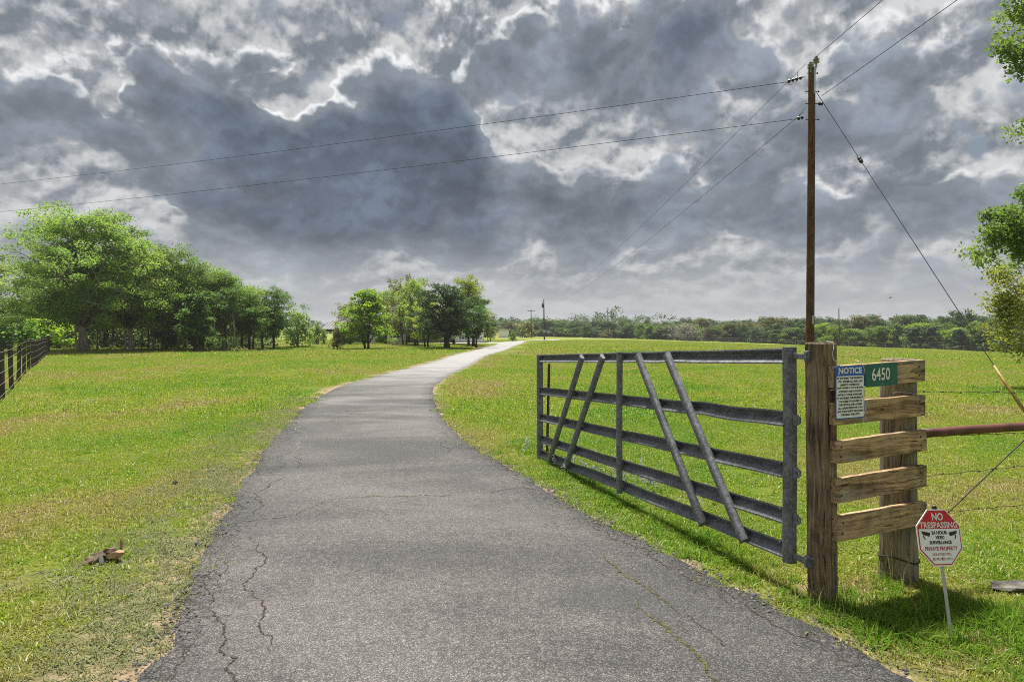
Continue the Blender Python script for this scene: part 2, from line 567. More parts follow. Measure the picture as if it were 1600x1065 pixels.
M = dict(
    ground=make_ground_mat(), asphalt=make_asphalt_mat(), grass=make_grass_mat(),
    lush=make_blade_mat('lush_blades', (.080, .19, .018), (.215, .325, .050)),
    straw=make_blade_mat('straw_blades', (.30, .27, .13), (.46, .42, .24)),
    clip=make_blade_mat('grass_clippings', (.17, .20, .085), (.40, .39, .25)),
    flower=make_blade_mat('blue_petals', (.24, .25, .40), (.50, .51, .58)),
    plank=make_wood_mat('weathered_plank', (.64, .440, .240), (.130, .078, .045), 'X'),
    post=make_wood_mat('old_square_post', (.33, .250, .155), (.062, .044, .030), 'Z', knots=False),
    rpost=make_wood_mat('old_round_post', (.36, .300, .205), (.100, .078, .054), 'Z', knots=False),
    fpost=make_wood_mat('dark_fence_post', (.12, .095, .072), (.042, .034, .027), 'Z', knots=False),
    pole=make_wood_mat('red_brown_pole', (.160, .080, .044), (.058, .030, .019), 'Z', knots=False, grain=0.6),
    fpole=plain('far_pole_wood', (.055, .042, .034), 0.9),
    galv=make_galv_mat(), crack=plain('soil_in_crack', (.040, .030, .023), 0.95, var=0.5, scale=40),
    mosscrack=plain('moss_in_crack', (.062, .064, .020), 0.95, var=0.6, scale=25),
    palecrack=plain('chalky_crack_filler', (.30, .295, .29), 0.9, var=0.3, scale=30),
    rust=plain('rusty_brown_pipe', (.125, .042, .030), 0.6, 0.0, 0.5, 0.35, 9.0),
    wire=plain('dull_wire', (.045, .036, .030), 0.7, 0.2), cable=plain('dark_cable', (.022, .022, .024), 0.6),
    fwire=plain('fence_wire', (.34, .33, .31), 0.5, 0.5),
    black=plain('black_fitting', (.018, .018, .019), 0.5), porcelain=plain('grey_porcelain', (.20, .205, .215), 0.25, 0, 0.6),
    steel=plain('zinc_steel', (.42, .43, .44), 0.45, 0.6), yellow=plain('yellow_plastic', (.30, .19, .028), 0.5, 0, 0.5, 0.2),
    white=flat('white_sign_face', (.88, .88, .88)), blue=flat('blue_sign_band', (.018, .105, .50)),
    green=flat('green_sign_face', (.008, .125, .100)), red=flat('red_sign_band', (.60, .012, .020)),
    ink=flat('black_print', (.015, .015, .016)), wprint=flat('white_print', (.82, .82, .80)), rprint=flat('red_print', (.42, .016, .024)),
    string=plain('white_string', (.72, .69, .62), 0.9),
    rock=plain('grey_stone', (.17, .155, .135), 0.95, var=0.45, scale=14), brown=plain('brown_stone', (.115, .085, .060), 0.95, var=0.5, scale=14),
    paleplas=plain('pale_broken_piece', (.55, .54, .52), 0.7, var=0.1), tan=plain('tan_broken_piece', (.36, .24, .14), 0.85, var=0.3),
    siding=plain('white_siding', (.80, .80, .79), 0.7), beige=plain('beige_brick', (.42, .38, .32), 0.9, var=0.2), roof=plain('grey_shingle', (.15, .145, .14), 0.9),
    metalroof=plain('metal_roof', (.125, .13, .135), 0.5, 0.2), glass=flat('dark_window_glass', (.03, .035, .04), 0.08, 0.6), dark=plain('dark_boards', (.045, .042, .04), 0.9),
    concrete=plain('pale_concrete', (.42, .415, .405), 0.9, var=0.12, scale=2.0), dirt=plain('pale_dirt', (.36, .30, .22), 0.95, var=0.25, scale=1.5),
    bark=make_bark_mat('grey_brown_bark', (.14, .118, .096), (.42, .37, .31)), barkd=make_bark_mat('dark_bark', (.028, .023, .019), (.085, .070, .056)),
    oak=make_leaf_mat('oak_leaves', (.064, .118, .026), (.142, .205, .050)),
    oak2=make_leaf_mat('spring_oak_leaves', (.080, .136, .022), (.178, .232, .052)),
    deep=make_leaf_mat('deep_green_leaves', (.032, .075, .018), (.085, .145, .032)),
    cedar=make_leaf_mat('cedar_sprays', (.022, .048, .020), (.060, .092, .036), 0.25),
    lime=make_leaf_mat('lime_leaves', (.095, .185, .012), (.225, .310, .030)),
    ygreen=make_leaf_mat('yellow_green_leaves', (.115, .165, .020), (.215, .250, .050)),
    dull=make_leaf_mat('olive_leaves', (.062, .075, .026), (.140, .145, .055)),
    grey=make_leaf_mat('bare_twigs', (.11, .095, .085), (.20, .18, .165), 0.1),
    wfresh=make_leaf_mat('far_fresh_leaves', (.040, .080, .012), (.102, .152, .028)), woak=make_leaf_mat('far_green_leaves', (.025, .055, .014), (.066, .104, .026)), wdeep=make_leaf_mat('far_dark_leaves', (.015, .036, .011), (.042, .070, .020)),
    wlime=make_leaf_mat('far_lime_leaves', (.064, .112, .010), (.142, .195, .026)), wolive=make_leaf_mat('far_olive_leaves', (.040, .044, .018), (.082, .083, .034)), wyellow=make_leaf_mat('olive_yellow_leaves', (.085, .110, .018), (.180, .185, .042)),
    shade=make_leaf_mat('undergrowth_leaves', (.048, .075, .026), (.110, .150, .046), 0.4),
)

# ------------------------------------------------------------------ ground and drive
def sstep(a, b, x):
    t = np.clip((x - a) / (b - a), 0, 1)
    return t * t * (3 - 2 * t)

def Hn(x, y):
    """terrain height"""
    x = np.asarray(x, float); y = np.asarray(y, float)
    drop = -2.7 * (np.clip(x - 15, 0, 140) / 92.0) ** 1.25
    h = drop * sstep(10, 60, y)
    h = h + 9.0 * sstep(260, 900, y) + 0.8 * sstep(60, 140, -x) * 0
    u = 0.5 + 0.5 * np.tanh((np.hypot(x, y) - 14) / 8)
    h = h + u * 0.09 * (np.sin(0.13 * x + 0.7) * np.sin(0.11 * y + 1.1) + 0.5 * np.sin(0.29 * x - 0.21 * y))
    h = h + 0.006 * np.sin(2.1 * x + 0.4) * np.sin(1.7 * y)
    return h

def H(x, y):
    return float(Hn(x, y))

RL_px = [(252.5, 1022), (302, 916), (343, 829), (374, 766), (421, 694), (452, 663), (477, 638), (509, 616), (552, 597), (615, 579), (677, 565), (742, 547), (782, 535.5)]
RR_px = [(1412, 1065), (1240, 969), (1146, 922), (1084, 891), (1021, 860), (959, 829), (896, 794), (840, 757), (784, 726), (746, 704), (709, 676), (687, 651), (676, 626), (677, 607), (702, 585), (753, 559), (785, 549.5), (805, 540), (822, 534)]
L_ = [(-1.15, -14), (-1.2, -6), (-1.40, 0), (-1.62, 2.4)] + [gp(*p) for p in RL_px] + [(1.6, 135), (8.0, 160)]
R_ = [(3.6, -14), (3.1, -6), (2.55, 0), (2.1, 2.2)] + [gp(*p) for p in RR_px] + [(12.5, 160)]
LY, LX = np.array([p[1] for p in L_]), np.array([p[0] for p in L_])
RY, RX = np.array([p[1] for p in R_]), np.array([p[0] for p in R_])

def smooth_edge(ys, Y, X):
    """monotone road edge, lightly smoothed"""
    acc = 0
    for k, w in ((-0.05, .25), (0, .5), (0.05, .25)):
        acc = acc + w * np.interp(ys * (1 + k), Y, X)
    return acc

def edgeL(y): return smooth_edge(np.asarray(y, float), LY, LX)
def edgeR(y): return smooth_edge(np.asarray(y, float), RY, RX)

def road_gap(x, y):
    """distance outside the drive (negative on it)"""
    x = np.asarray(x, float); y = np.asarray(y, float)
    return np.maximum(edgeL(y) - x, x - edgeR(y))

def build_ground():
    def axis(near, step, far, grow):
        a = list(np.arange(0, near, step))
        s = step
        while a[-1] < far:
            s *= grow
            a.append(a[-1] + s)
        return np.array(a)
    px = axis(9, 0.25, 2800, 1.085)
    xs = np.concatenate([-px[:0:-1], px])
    py = axis(24, 0.25, 3000, 1.06)
    ny = axis(4, 1.0, 300, 1.3)
    ys = np.concatenate([-ny[:0:-1], py])
    X, Y = np.meshgrid(xs, ys)
    Z = Hn(X, Y)
    # the land lies a little lower just where the slab of the drive runs
    V = np.stack([X, Y, Z], -1).reshape(-1, 3)
    nx = len(xs)
    i = np.arange(len(ys) - 1)[:, None] * nx + np.arange(nx - 1)[None, :]
    faces = np.stack([i, i + 1, i + 1 + nx, i + nx], -1).reshape(-1, 4)
    me = np_mesh('ground', V, faces, 4, M['ground'])
    g = road_gap(V[:, 0], V[:, 1])
    left = V[:, 0] < edgeL(V[:, 1])
    wid = np.where(left, 0.95, 0.26)
    verge = np.clip(1.0 - g / wid, 0, 1) * (V[:, 1] < 70)
    # trodden soil around the gate posts
    for (cx, cy, r) in ((1.95, 4.55, .42), (1.55, 4.2, .34), (3.1, 4.5, .5), (3.3, 5.1, .5), (2.75, 4.75, .38), (3.5, 8.0, .8), (4.6, 8.4, .9)):
        verge = np.maximum(verge, 0.72 * np.clip(1.25 - np.hypot(V[:, 0] - cx, V[:, 1] - cy) / r, 0, 1))
    a = me.attributes.new('verge', 'FLOAT', 'POINT')
    a.data.foreach_set('value', verge.astype(np.float32))
    me.polygons.foreach_set('use_smooth', [True] * len(me.polygons))
    return tag(obj('ground', me), kind='structure')

ground = build_ground()

def build_drive():
    rng = np.random.default_rng(5)
    ys = np.concatenate([np.arange(-14, 2, 0.5), np.arange(2, 16, 0.06), np.arange(16, 40, 0.3), np.arange(40, 160, 2.0)])
    m = 12
    l, r = edgeL(ys), edgeR(ys)
    def ragged(n, amp):
        k = rng.normal(0, 1, n)
        s = np.convolve(k, np.hanning(9) / 3.0, 'same') + 0.5 * np.convolve(k, np.hanning(3) / 1.5, 'same')
        return amp * s
    near = sstep(40, 14, ys)
    l = l + ragged(len(ys), 0.030) * (0.3 + 0.7 * near)
    r = r + ragged(len(ys), 0.026) * (0.3 + 0.7 * near)
    prof = [-0.03, 0.0, 0.05, 0.12, 0.22, 0.35, 0.5, 0.65, 0.78, 0.88, 0.95, 1.0, 1.03]
    zz = [-0.06, 0.016, 0.022, 0.027, 0.031, 0.034, 0.035, 0.034, 0.031, 0.027, 0.022, 0.016, -0.06]
    V, E = [], []
    for y, a, b in zip(ys, l, r):
        w = b - a
        for s, z in zip(prof, zz):
            x = a + w * s if 0 <= s <= 1 else (a - 0.03 if s < 0 else b + 0.03)
            V.append((x, y, H(x, y) + z))
            E.append(1.0 - min(1.0, min(abs(x - a), abs(b - x)) / 0.95))
    n = len(prof)
    i = np.arange(len(ys) - 1)[:, None] * n + np.arange(n - 1)[None, :]
    faces = np.stack([i, i + 1, i + 1 + n, i + n], -1).reshape(-1, 4)
    me = np_mesh('driveway', np.array(V), faces, 4, M['asphalt'])
    at_ = me.attributes.new('edge', 'FLOAT', 'POINT')
    at_.data.foreach_set('value', np.array(E, np.float32))
    me.polygons.foreach_set('use_smooth', [True] * len(me.polygons))
    return tag(obj('driveway', me), kind='structure')

drive = build_drive()

def drive_z(x, y):
    l, r = float(edgeL(y)), float(edgeR(y))
    s = (x - l) / (r - l)
    return H(x, y) + float(np.interp(s, [0, .05, .12, .22, .35, .5, .65, .78, .88, .95, 1.0], [.016, .022, .027, .031, .034, .035, .034, .031, .027, .022, .016]))

def crack(pix, w0, mat, seed):
    """an open crack: an irregular thin strip running over the drive"""
    rnd = random.Random(seed)
    P = [Vector((*gp(px, py, 0.03), 0)) for px, py in pix]
    for it in range(5):
        Q = [P[0]]
        for a, b in zip(P, P[1:]):
            d = b - a
            nrm = Vector((-d.y, d.x, 0))
            Q += [(a + b) / 2 + nrm * rnd.uniform(-0.17, 0.17), b]
        P = Q
    mb = MB()
    n = len(P)
    vs_, fs = [], []
    for i, p in enumerate(P):
        d = (P[min(i + 1, n - 1)] - P[max(i - 1, 0)]).normalized()
        nr = Vector((-d.y, d.x, 0))
        w = w0 * (0.12 + rnd.random() ** 2 * 1.15) * min(1, 4 * i / n + 0.1, 4 * (n - 1 - i) / n + 0.1)
        for s in (1, -1):
            q = p + nr * w * s * 0.5
            vs_.append((q.x, q.y, drive_z(q.x, q.y) + 0.0025))
    fs = [(2 * i, 2 * i + 1, 2 * i + 3, 2 * i + 2) for i in range(n - 1)]
    mb.add(vs_, fs)
    mb.build('crack', mat, drive)

for k, (w, mk, pix) in enumerate([
    (.0155, 'crack', [(388, 825), (401, 856), (418, 871), (397, 887), (382, 919), (413, 946), (405, 971), (424, 992), (422, 1017)]),
    (.016, 'crack', [(326, 891), (324, 950), (349, 979), (345, 1008), (370, 1027), (368, 1065), (372, 1100)]),
    (.013, 'palecrack', [(484, 657), (477, 676), (468, 691), (455, 705)]),
    (.014, 'crack', [(472, 708), (468, 720), (466, 733)]),
    (.016, 'crack', [(434, 741), (421, 757), (401, 779), (407, 791), (399, 806)]),
    (.011, 'crack', [(349, 819), (380, 812), (446, 807), (490, 790), (521, 779)]),
    (.022, 'mosscrack', [(516, 780), (560, 778), (627, 777), (690, 776), (740, 772)]),
    (.011, 'crack', [(735, 772), (790, 764), (824, 761), (846, 764)]),
    (.026, 'mosscrack', [(934, 860), (950, 878), (965, 891), (1015, 922), (1040, 940), (1065, 960)]),
    (.010, 'crack', [(1065, 960), (1090, 975), (1130, 1010), (1150, 1014)]),
    (.032, 'mosscrack', [(990, 935), (1018, 966), (1059, 997), (1080, 1015), (1102, 1035), (1115, 1060), (1130, 1090)]),
    (.019, 'crack', [(902, 807), (925, 822), (946, 829), (985, 850), (1021, 872), (1060, 890), (1115, 916), (1177, 954), (1240, 991), (1300, 1015), (1360, 1050)]),
    (.013, 'crack', [(684, 685), (690, 697), (699, 710)]),
    (.012, 'crack', [(300, 990), (285, 1020), (272, 1045), (270, 1080)]),
    (.010, 'crack', [(452, 700), (440, 722), (428, 735)]),
    (.010, 'crack', [(545, 640), (530, 655), (528, 668)]),
    (.009, 'crack', [(360, 860), (352, 880), (340, 905), (330, 920)])]):
    crack(pix, w, M[mk], 11 + k)

def strip(name, pts, w, z, mat):
    mb = MB()
    rows = []
    n = len(pts)
    for i, p in enumerate(pts):
        a, b = Vector((*pts[max(i - 1, 0)], 0)), Vector((*pts[min(i + 1, n - 1)], 0))
        d = (b - a).normalized()
        nr = Vector((-d.y, d.x, 0))
        row = []
        for s, dz in ((-1.02, -.15), (-1, 0), (-.4, .02), (.4, .02), (1, 0), (1.02, -.15)):
            q = Vector((*p, 0)) + nr * w * s * 0.5
            row.append((q.x, q.y, H(q.x, q.y) + z + dz))
        rows.append(row)
    mb.loft(rows, caps=False, closed=False)
    return tag(mb.build(name, mat), kind='structure')

strip('house_drive', [(-2.0, 106), (-5, 101.5), (-9, 99), (-13, 98), (-19, 98.5), (-22, 99)], 5.0, 0.05, M['concrete'])
strip('dirt_track', [(-36, 92), (-30, 90.5), (-24, 90), (-18, 92), (-13, 96)], 2.2, 0.03, M['dirt'])
strip('dirt_track', [(-60, 108), (-45, 107), (-34, 106), (-29, 104)], 2.6, 0.03, M['dirt'])

# ------------------------------------------------------------------ grass
def blade_tile(name, size, nblades, h, w, lean, mat, seed, clump=0.0, broad=0.0):
    rng = np.random.default_rng(seed)
    n = nblades
    bx = rng.uniform(-size / 2, size / 2, n); by = rng.uniform(-size / 2, size / 2, n)
    if clump > 0:
        k = max(3, int(n / 26))
        cx, cy = rng.uniform(-size / 2, size / 2, k), rng.uniform(-size / 2, size / 2, k)
        idx = rng.integers(0, k, n)
        sel = rng.random(n) < 0.7
        bx = np.where(sel, cx[idx] + rng.normal(0, clump, n), bx); by = np.where(sel, cy[idx] + rng.normal(0, clump, n), by)
    hh = h * np.exp(rng.normal(0, 0.38, n))
    br = rng.random(n) < broad
    hh = np.where(br, hh * .6, hh)
    w = np.where(br, w * 1.9, w)
    ang = rng.uniform(0, 2 * np.pi, n)
    tilt = np.abs(rng.normal(0, lean, n)) + br * .5
    dx, dy = np.cos(ang), np.sin(ang)
    wa = ang + np.pi / 2 + rng.normal(0, 0.5, n)
    sx, sy = np.cos(wa) * w / 2 * rng.uniform(.6, 1.4, n), np.sin(wa) * w / 2 * rng.uniform(.6, 1.4, n)
    b = np.stack([bx, by, np.full(n, -0.004)], 1)
    s = np.stack([sx, sy, np.zeros(n)], 1)
    mid = b + np.stack([dx * hh * tilt * .4, dy * hh * tilt * .4, hh * .6 / np.sqrt(1 + .3 * tilt ** 2)], 1)
    tip = b + np.stack([dx * hh * tilt * 1.1, dy * hh * tilt * 1.1, hh / np.sqrt(1 + tilt ** 2)], 1)
    V = np.stack([b - s, b + s, mid + s * .8, mid - s * .8, tip], 1).reshape(-1, 3)
    i = np.arange(n)[:, None] * 5
    tri = np.concatenate([i + np.array([[0, 1, 2]]), i + np.array([[0, 2, 3]]), i + np.array([[3, 2, 4]])], 0)
    tint = np.repeat(rng.random(n), 5)
    o = bpy.data.objects.new(name, np_mesh(name, V, tri, 3, mat, tint))
    return o                                   # not linked: only a source for the scatter

def scatter(name, sources, pts, rots, scales, label=None):
    """one 'stuff' object: source meshes set on points by geometry nodes"""
    n = len(pts)
    me = bpy.data.meshes.new(name)
    me.vertices.add(n)
    me.vertices.foreach_set('co', np.asarray(pts, np.float32).ravel())
    rng = np.random.default_rng(n)
    for nm, typ, val in (('rot', 'FLOAT', rots), ('size', 'FLOAT', scales), ('pick', 'INT', rng.integers(0, len(sources), n))):
        a = me.attributes.new(nm, typ, 'POINT')
        a.data.foreach_set('value', np.asarray(val, np.float32 if typ == 'FLOAT' else np.int32))
    o = obj(name, me)
    ng = bpy.data.node_groups.new(name, 'GeometryNodeTree')
    ng.interface.new_socket('Geometry', in_out='INPUT', socket_type='NodeSocketGeometry')
    ng.interface.new_socket('Geometry', in_out='OUTPUT', socket_type='NodeSocketGeometry')
    N, L = ng.nodes.new, ng.links.new
    gi, go = N('NodeGroupInput'), N('NodeGroupOutput')
    join = N('GeometryNodeJoinGeometry')
    for s in reversed(sources):
        oi = N('GeometryNodeObjectInfo')
        oi.inputs['Object'].default_value = s
        oi.inputs['As Instance'].default_value = False
        g2 = N('GeometryNodeGeometryToInstance')
        L(oi.outputs['Geometry'], g2.inputs[0])
        L(g2.outputs[0], join.inputs[0])
    def attr(nm, typ):
        a = N('GeometryNodeInputNamedAttribute')
        a.data_type = typ
        a.inputs['Name'].default_value = nm
        return a.outputs[0]
    iop = N('GeometryNodeInstanceOnPoints')
    L(gi.outputs[0], iop.inputs['Points'])
    L(join.outputs[0], iop.inputs['Instance'])
    iop.inputs['Pick Instance'].default_value = True
    L(attr('pick', 'INT'), iop.inputs['Instance Index'])
    cx = N('ShaderNodeCombineXYZ')
    L(attr('rot', 'FLOAT'), cx.inputs[2])
    L(cx.outputs[0], iop.inputs['Rotation'])
    L(attr('size', 'FLOAT'), iop.inputs['Scale'])
    L(iop.outputs[0], go.inputs[0])
    md = o.modifiers.new('scatter', 'NODES')
    md.node_group = ng
    return tag(o, label, kind='stuff')

def field_points(y0, y1, step, rng, keep, margin=2.5):
    ys = np.arange(y0, y1, step)
    out = []
    for y in ys:
        w = 0.80 * y + margin
        xs = np.arange(-w, w, step)
        out.append(np.stack([xs, np.full(len(xs), y)], 1))
    P = np.concatenate(out) + rng.uniform(-step * .45, step * .45, (sum(len(a) for a in out), 2))
    P = P[keep(P[:, 0], P[:, 1], rng)]
    return np.column_stack([P, Hn(P[:, 0], P[:, 1])])

def vnoise(x, y, f, seed):
    """cheap smooth value noise for thinning the sward"""
    rng = np.random.default_rng(seed)
    g = rng.random((128, 128))
    X, Y = x * f + 1000, y * f + 1000
    i, j = np.floor(X).astype(int), np.floor(Y).astype(int)
    a, b = X - i, Y - j
    a, b = a * a * (3 - 2 * a), b * b * (3 - 2 * b)
    q = lambda u, v: g[u % 128, v % 128]
    return (q(i, j) * (1 - a) + q(i + 1, j) * a) * (1 - b) + (q(i, j + 1) * (1 - a) + q(i + 1, j + 1) * a) * b

def do_grass():
    rng = np.random.default_rng(42)
    near_src = [blade_tile('lawn_tile', .36, 750, .026, .0048, 1.0, M['grass'], 1 + k, .014, broad=.45) for k in range(6)]
    def near_keep(x, y, r):
        g = road_gap(x, y)
        left = x < edgeL(y)
        p = np.where(left, np.clip((g - 0.12) / 0.70, 0.16, 1), np.clip((g + 0.05) / 0.25, 0.35, 1))
        p = p * np.clip((vnoise(x, y, 1.1, 3) * .7 + vnoise(x, y, 3.3, 4) * .4 - .10) * 3.0, .45, 1)
        return (g > 0.04) & (r.random(len(x)) < p) | (g > -.05) & (g <= .04) & (r.random(len(x)) < .3)
    P = field_points(2.0, 13.5, .20, rng, near_keep)
    scatter('lawn_grass', near_src, P, rng.uniform(0, 6.28, len(P)), rng.uniform(.75, 1.3, len(P)), 'short green lawn grass on both sides of the drive')
    mid_src = [blade_tile('field_tile', .95, 1100, .036, .012, 1.0, M['grass'], 21 + k, .05, broad=.3) for k in range(5)]
    def mid_keep(x, y, r):
        g = road_gap(x, y)
        return (g > 0.45) & (r.random(len(x)) < np.clip((vnoise(x, y, .5, 8) * .6 + vnoise(x, y, 1.7, 9) * .5) * 2.2, .6, 1))
    P = field_points(13.0, 48, .62, rng, mid_keep)
    scatter('field_grass', mid_src, P, rng.uniform(0, 6.28, len(P)), rng.uniform(.75, 1.25, len(P)), 'mown grass of the field away from the gate')
    far_src = [blade_tile('pasture_tile', 3.4, 1300, .055, .042, 1.0, M['grass'], 41 + k, .16) for k in range(4)]
    def far_keep(x, y, r):
        return (road_gap(x, y) > 1.9) & (x > -62)
    P = field_points(46, 150, 2.3, rng, far_keep, 4)
    scatter('pasture_grass', far_src, P, rng.uniform(0, 6.28, len(P)), rng.uniform(.8, 1.2, len(P)), 'thin grass of the far pasture')
    # dry clippings along the left verge, and thin straw through the lawn
    clip_src = [blade_tile('clipping_tile', .22, 210, .018, .006, 2.2, M['clip'], 61 + k, .012) for k in range(4)]
    def clip_keep(x, y, r):
        g = road_gap(x, y)
        left = x < edgeL(y)
        p = np.where(left, np.clip(1.7 - np.abs(g - .36) / .50, 0, 1), np.clip(.6 - g / .5, 0, 1) * .6)
        return (g > 0.0) & (r.random(len(x)) < p * np.clip(vnoise(x, y, 2.2, 14) * 1.9, .3, 1))
    P = field_points(2.0, 17, .12, rng, clip_keep, 0)
    scatter('dry_grass', clip_src, P, rng.uniform(0, 6.28, len(P)), rng.uniform(.8, 1.6, len(P)), 'pale dry grass clippings along the edge of the drive')
    # lush taller grass at the foot of the posts
    lush_src = [blade_tile('tall_tuft', .16, 80, .045, .0065, 1.2, M['lush'], 81 + k, .03) for k in range(5)]
    pts = []
    for (cx, cy, sx, sy, nn) in ((2.6, 3.55, .45, .25, 62), (3.1, 3.6, .5, .25, 52), (2.2, 3.85, .25, .16, 34), (2.05, 4.05, .2, .08, 12), (1.35, 5.6, .25, .4, 12), (2.75, 3.95, .4, .1, 30),
                                 (1.7, 4.6, .18, .4, 18), (1.0, 7.2, .12, .6, 22), (.62, 8.2, .15, .4, 22), (.2, 9.6, .25, .3, 26), (2.6, 4.45, .14, .1, 8)):
        a = np.column_stack([rng.normal(cx, sx, nn), rng.normal(cy, sy, nn)])
        pts.append(a)
    P = np.concatenate(pts)
    P = P[road_gap(P[:, 0], P[:, 1]) > .16]
    P = np.column_stack([P, Hn(P[:, 0], P[:, 1])])
    scatter('tall_grass', lush_src, P, rng.uniform(0, 6.28, len(P)), rng.uniform(.55, 1.35, len(P)), 'taller lush grass round the sign and gate posts')
    # long seed stalks by the posts
    stalk_src = [blade_tile('seed_stalk', .10, 6, .17, .0028, .45, M['straw'], 91 + k) for k in range(3)]
    pts = np.array([(1.97, 4.0), (2.1, 4.02), (1.9, 3.98), (1.75, 4.15), (2.45, 4.3), (2.7, 4.4), (2.62, 4.38), (2.52, 4.42), (1.7, 4.4), (2.2, 4.2), (1.82, 4.06)])
    P = np.column_stack([pts, Hn(pts[:, 0], pts[:, 1])])
    scatter('seed_stalk_grass', stalk_src, P, rng.uniform(0, 6.28, len(P)), rng.uniform(.7, 1.2, len(P)), 'thin dry grass stalks at the foot of the wooden posts')
    # crumbs of broken asphalt and grit along the edges of the drive
    def crumb_tile(name, n_, size, sz, mat, seed):
        r = np.random.default_rng(seed)
        V, Fc = [], []
        for _ in range(n_):
            c = np.array([r.uniform(-size / 2, size / 2), r.uniform(-size / 2, size / 2), 0])
            s_ = sz * np.exp(r.normal(0, .45))
            o_ = len(V)
            base = r.uniform(0, 6.28)
            for z_, rr in ((0, 1.0), (.55, .85)):
                for q in range(5):
                    a = base + q * 1.2566 + r.normal(0, .2)
                    V.append(c + np.array([math.cos(a) * s_ * rr * r.uniform(.7, 1.2), math.sin(a) * s_ * rr * r.uniform(.7, 1.2), z_ * s_ + r.normal(0, .1) * s_]))
            V.append(c + np.array([0, 0, s_ * .8]))
            for q in range(5):
                w_ = (q + 1) % 5
                Fc += [(o_ + q, o_ + w_, o_ + 5 + w_), (o_ + q, o_ + 5 + w_, o_ + 5 + q), (o_ + 5 + q, o_ + 5 + w_, o_ + 10)]
        return bpy.data.objects.new(name, np_mesh(name, np.array(V), np.array(Fc), 3, mat))
    grit = plain('asphalt_crumbs', (.105, .10, .095), .95, var=.5, scale=30)
    crumb_src = [crumb_tile('crumb_tile', 26, .18, .0052, grit, 131 + k) for k in range(4)]
    ys_ = np.concatenate([np.arange(2.2, 9, .045), np.arange(9, 18, .12)])
    pts = []
    for fn, sg in ((edgeL, -1), (edgeR, 1)):
        pts.append(np.column_stack([fn(ys_) + sg * rng.normal(.02, .07, len(ys_)), ys_]))
    P = np.concatenate(pts)
    P = P[rng.random(len(P)) < np.clip(vnoise(P[:, 0], P[:, 1], 2.0, 33) * 1.6, .15, 1)]
    zz_ = np.array([drive_z(a, b) if road_gap(a, b) < 0 else H(a, b) for a, b in P])
    P = np.column_stack([P, zz_])
    scatter('edge_gravel', crumb_src, P, rng.uniform(0, 6.28, len(P)), rng.uniform(.6, 1.4, len(P)), 'loose grit and asphalt crumbs along the edges of the drive')
    # blue wildflowers in the grass behind the gate
    mb_pts = []
    for (a, b, c, d, nn) in ((915, 716, 22, 7, 16), (958, 733, 24, 7, 30), (1005, 748, 22, 6, 20), (1075, 780, 30, 6, 6), (820, 690, 12, 6, 10)):
        for _ in range(nn):
            mb_pts.append(gp(rng.normal(a, c), rng.normal(b, d), .12))
    V, T, FF = [], [], []
    for (x, y) in mb_pts:
        if road_gap(x, y) < .35: continue
        hgt = rng.uniform(.10, .20); z0 = H(x, y)
        for k in range(13):
            t = k / 12
            zz = z0 + hgt * (.45 + .55 * t); rr = .020 * (1.1 - t) + .004
            q = rng.uniform(0, 6.28); cx_, cy_ = x + rr * math.cos(q), y + rr * math.sin(q)
            o = len(V); s = .011
            d = rng.normal(0, 1, (3, 3)) * s
            V += [(cx_ + d[i, 0], cy_ + d[i, 1], zz + d[i, 2]) for i in range(3)]
            FF.append((o, o + 1, o + 2)); tv = rng.random() * .6 + .5 * (t > .85); T += [min(tv, 1)] * 3
    tag(obj('wildflower_foliage', np_mesh('wildflowers', np.array(V), np.array(FF), 3, M['flower'], np.array(T))), 'small blue wildflowers in the grass behind the gate', kind='stuff')
do_grass()

# ------------------------------------------------------------------ steel gate
GA, GB = Vector((1.77, 4.35, 0)), Vector((0.353, 8.96, 0))
gdir = (GB - GA).normalized()
GLEN = (GB - GA).length
gn = Vector((-gdir.y, gdir.x, 0))                # towards the drive
ZR = [1.50, 1.10, .77, .476, .26]
ZL = [1.306, .887, .545, .265, .075]
DENT = [{.30: .012, .33: -.006, .42: .004}, {.12: -.012, .20: .016, .26: -.004}, {.5: -.008}, {.6: -.006}, {.35: -.006, .75: -.022, .82: .012}]

def rail_z(i, t):
    z = ZR[i] + (ZL[i] - ZR[i]) * t
    for k, a in DENT[i].items():
        z += .55 * a * math.exp(-((t - k) / .045) ** 2)
    return z

def gate_pt(t, z, u=0.0):
    p = GA + (GB - GA) * t + gn * u
    return Vector((p.x, p.y, z))

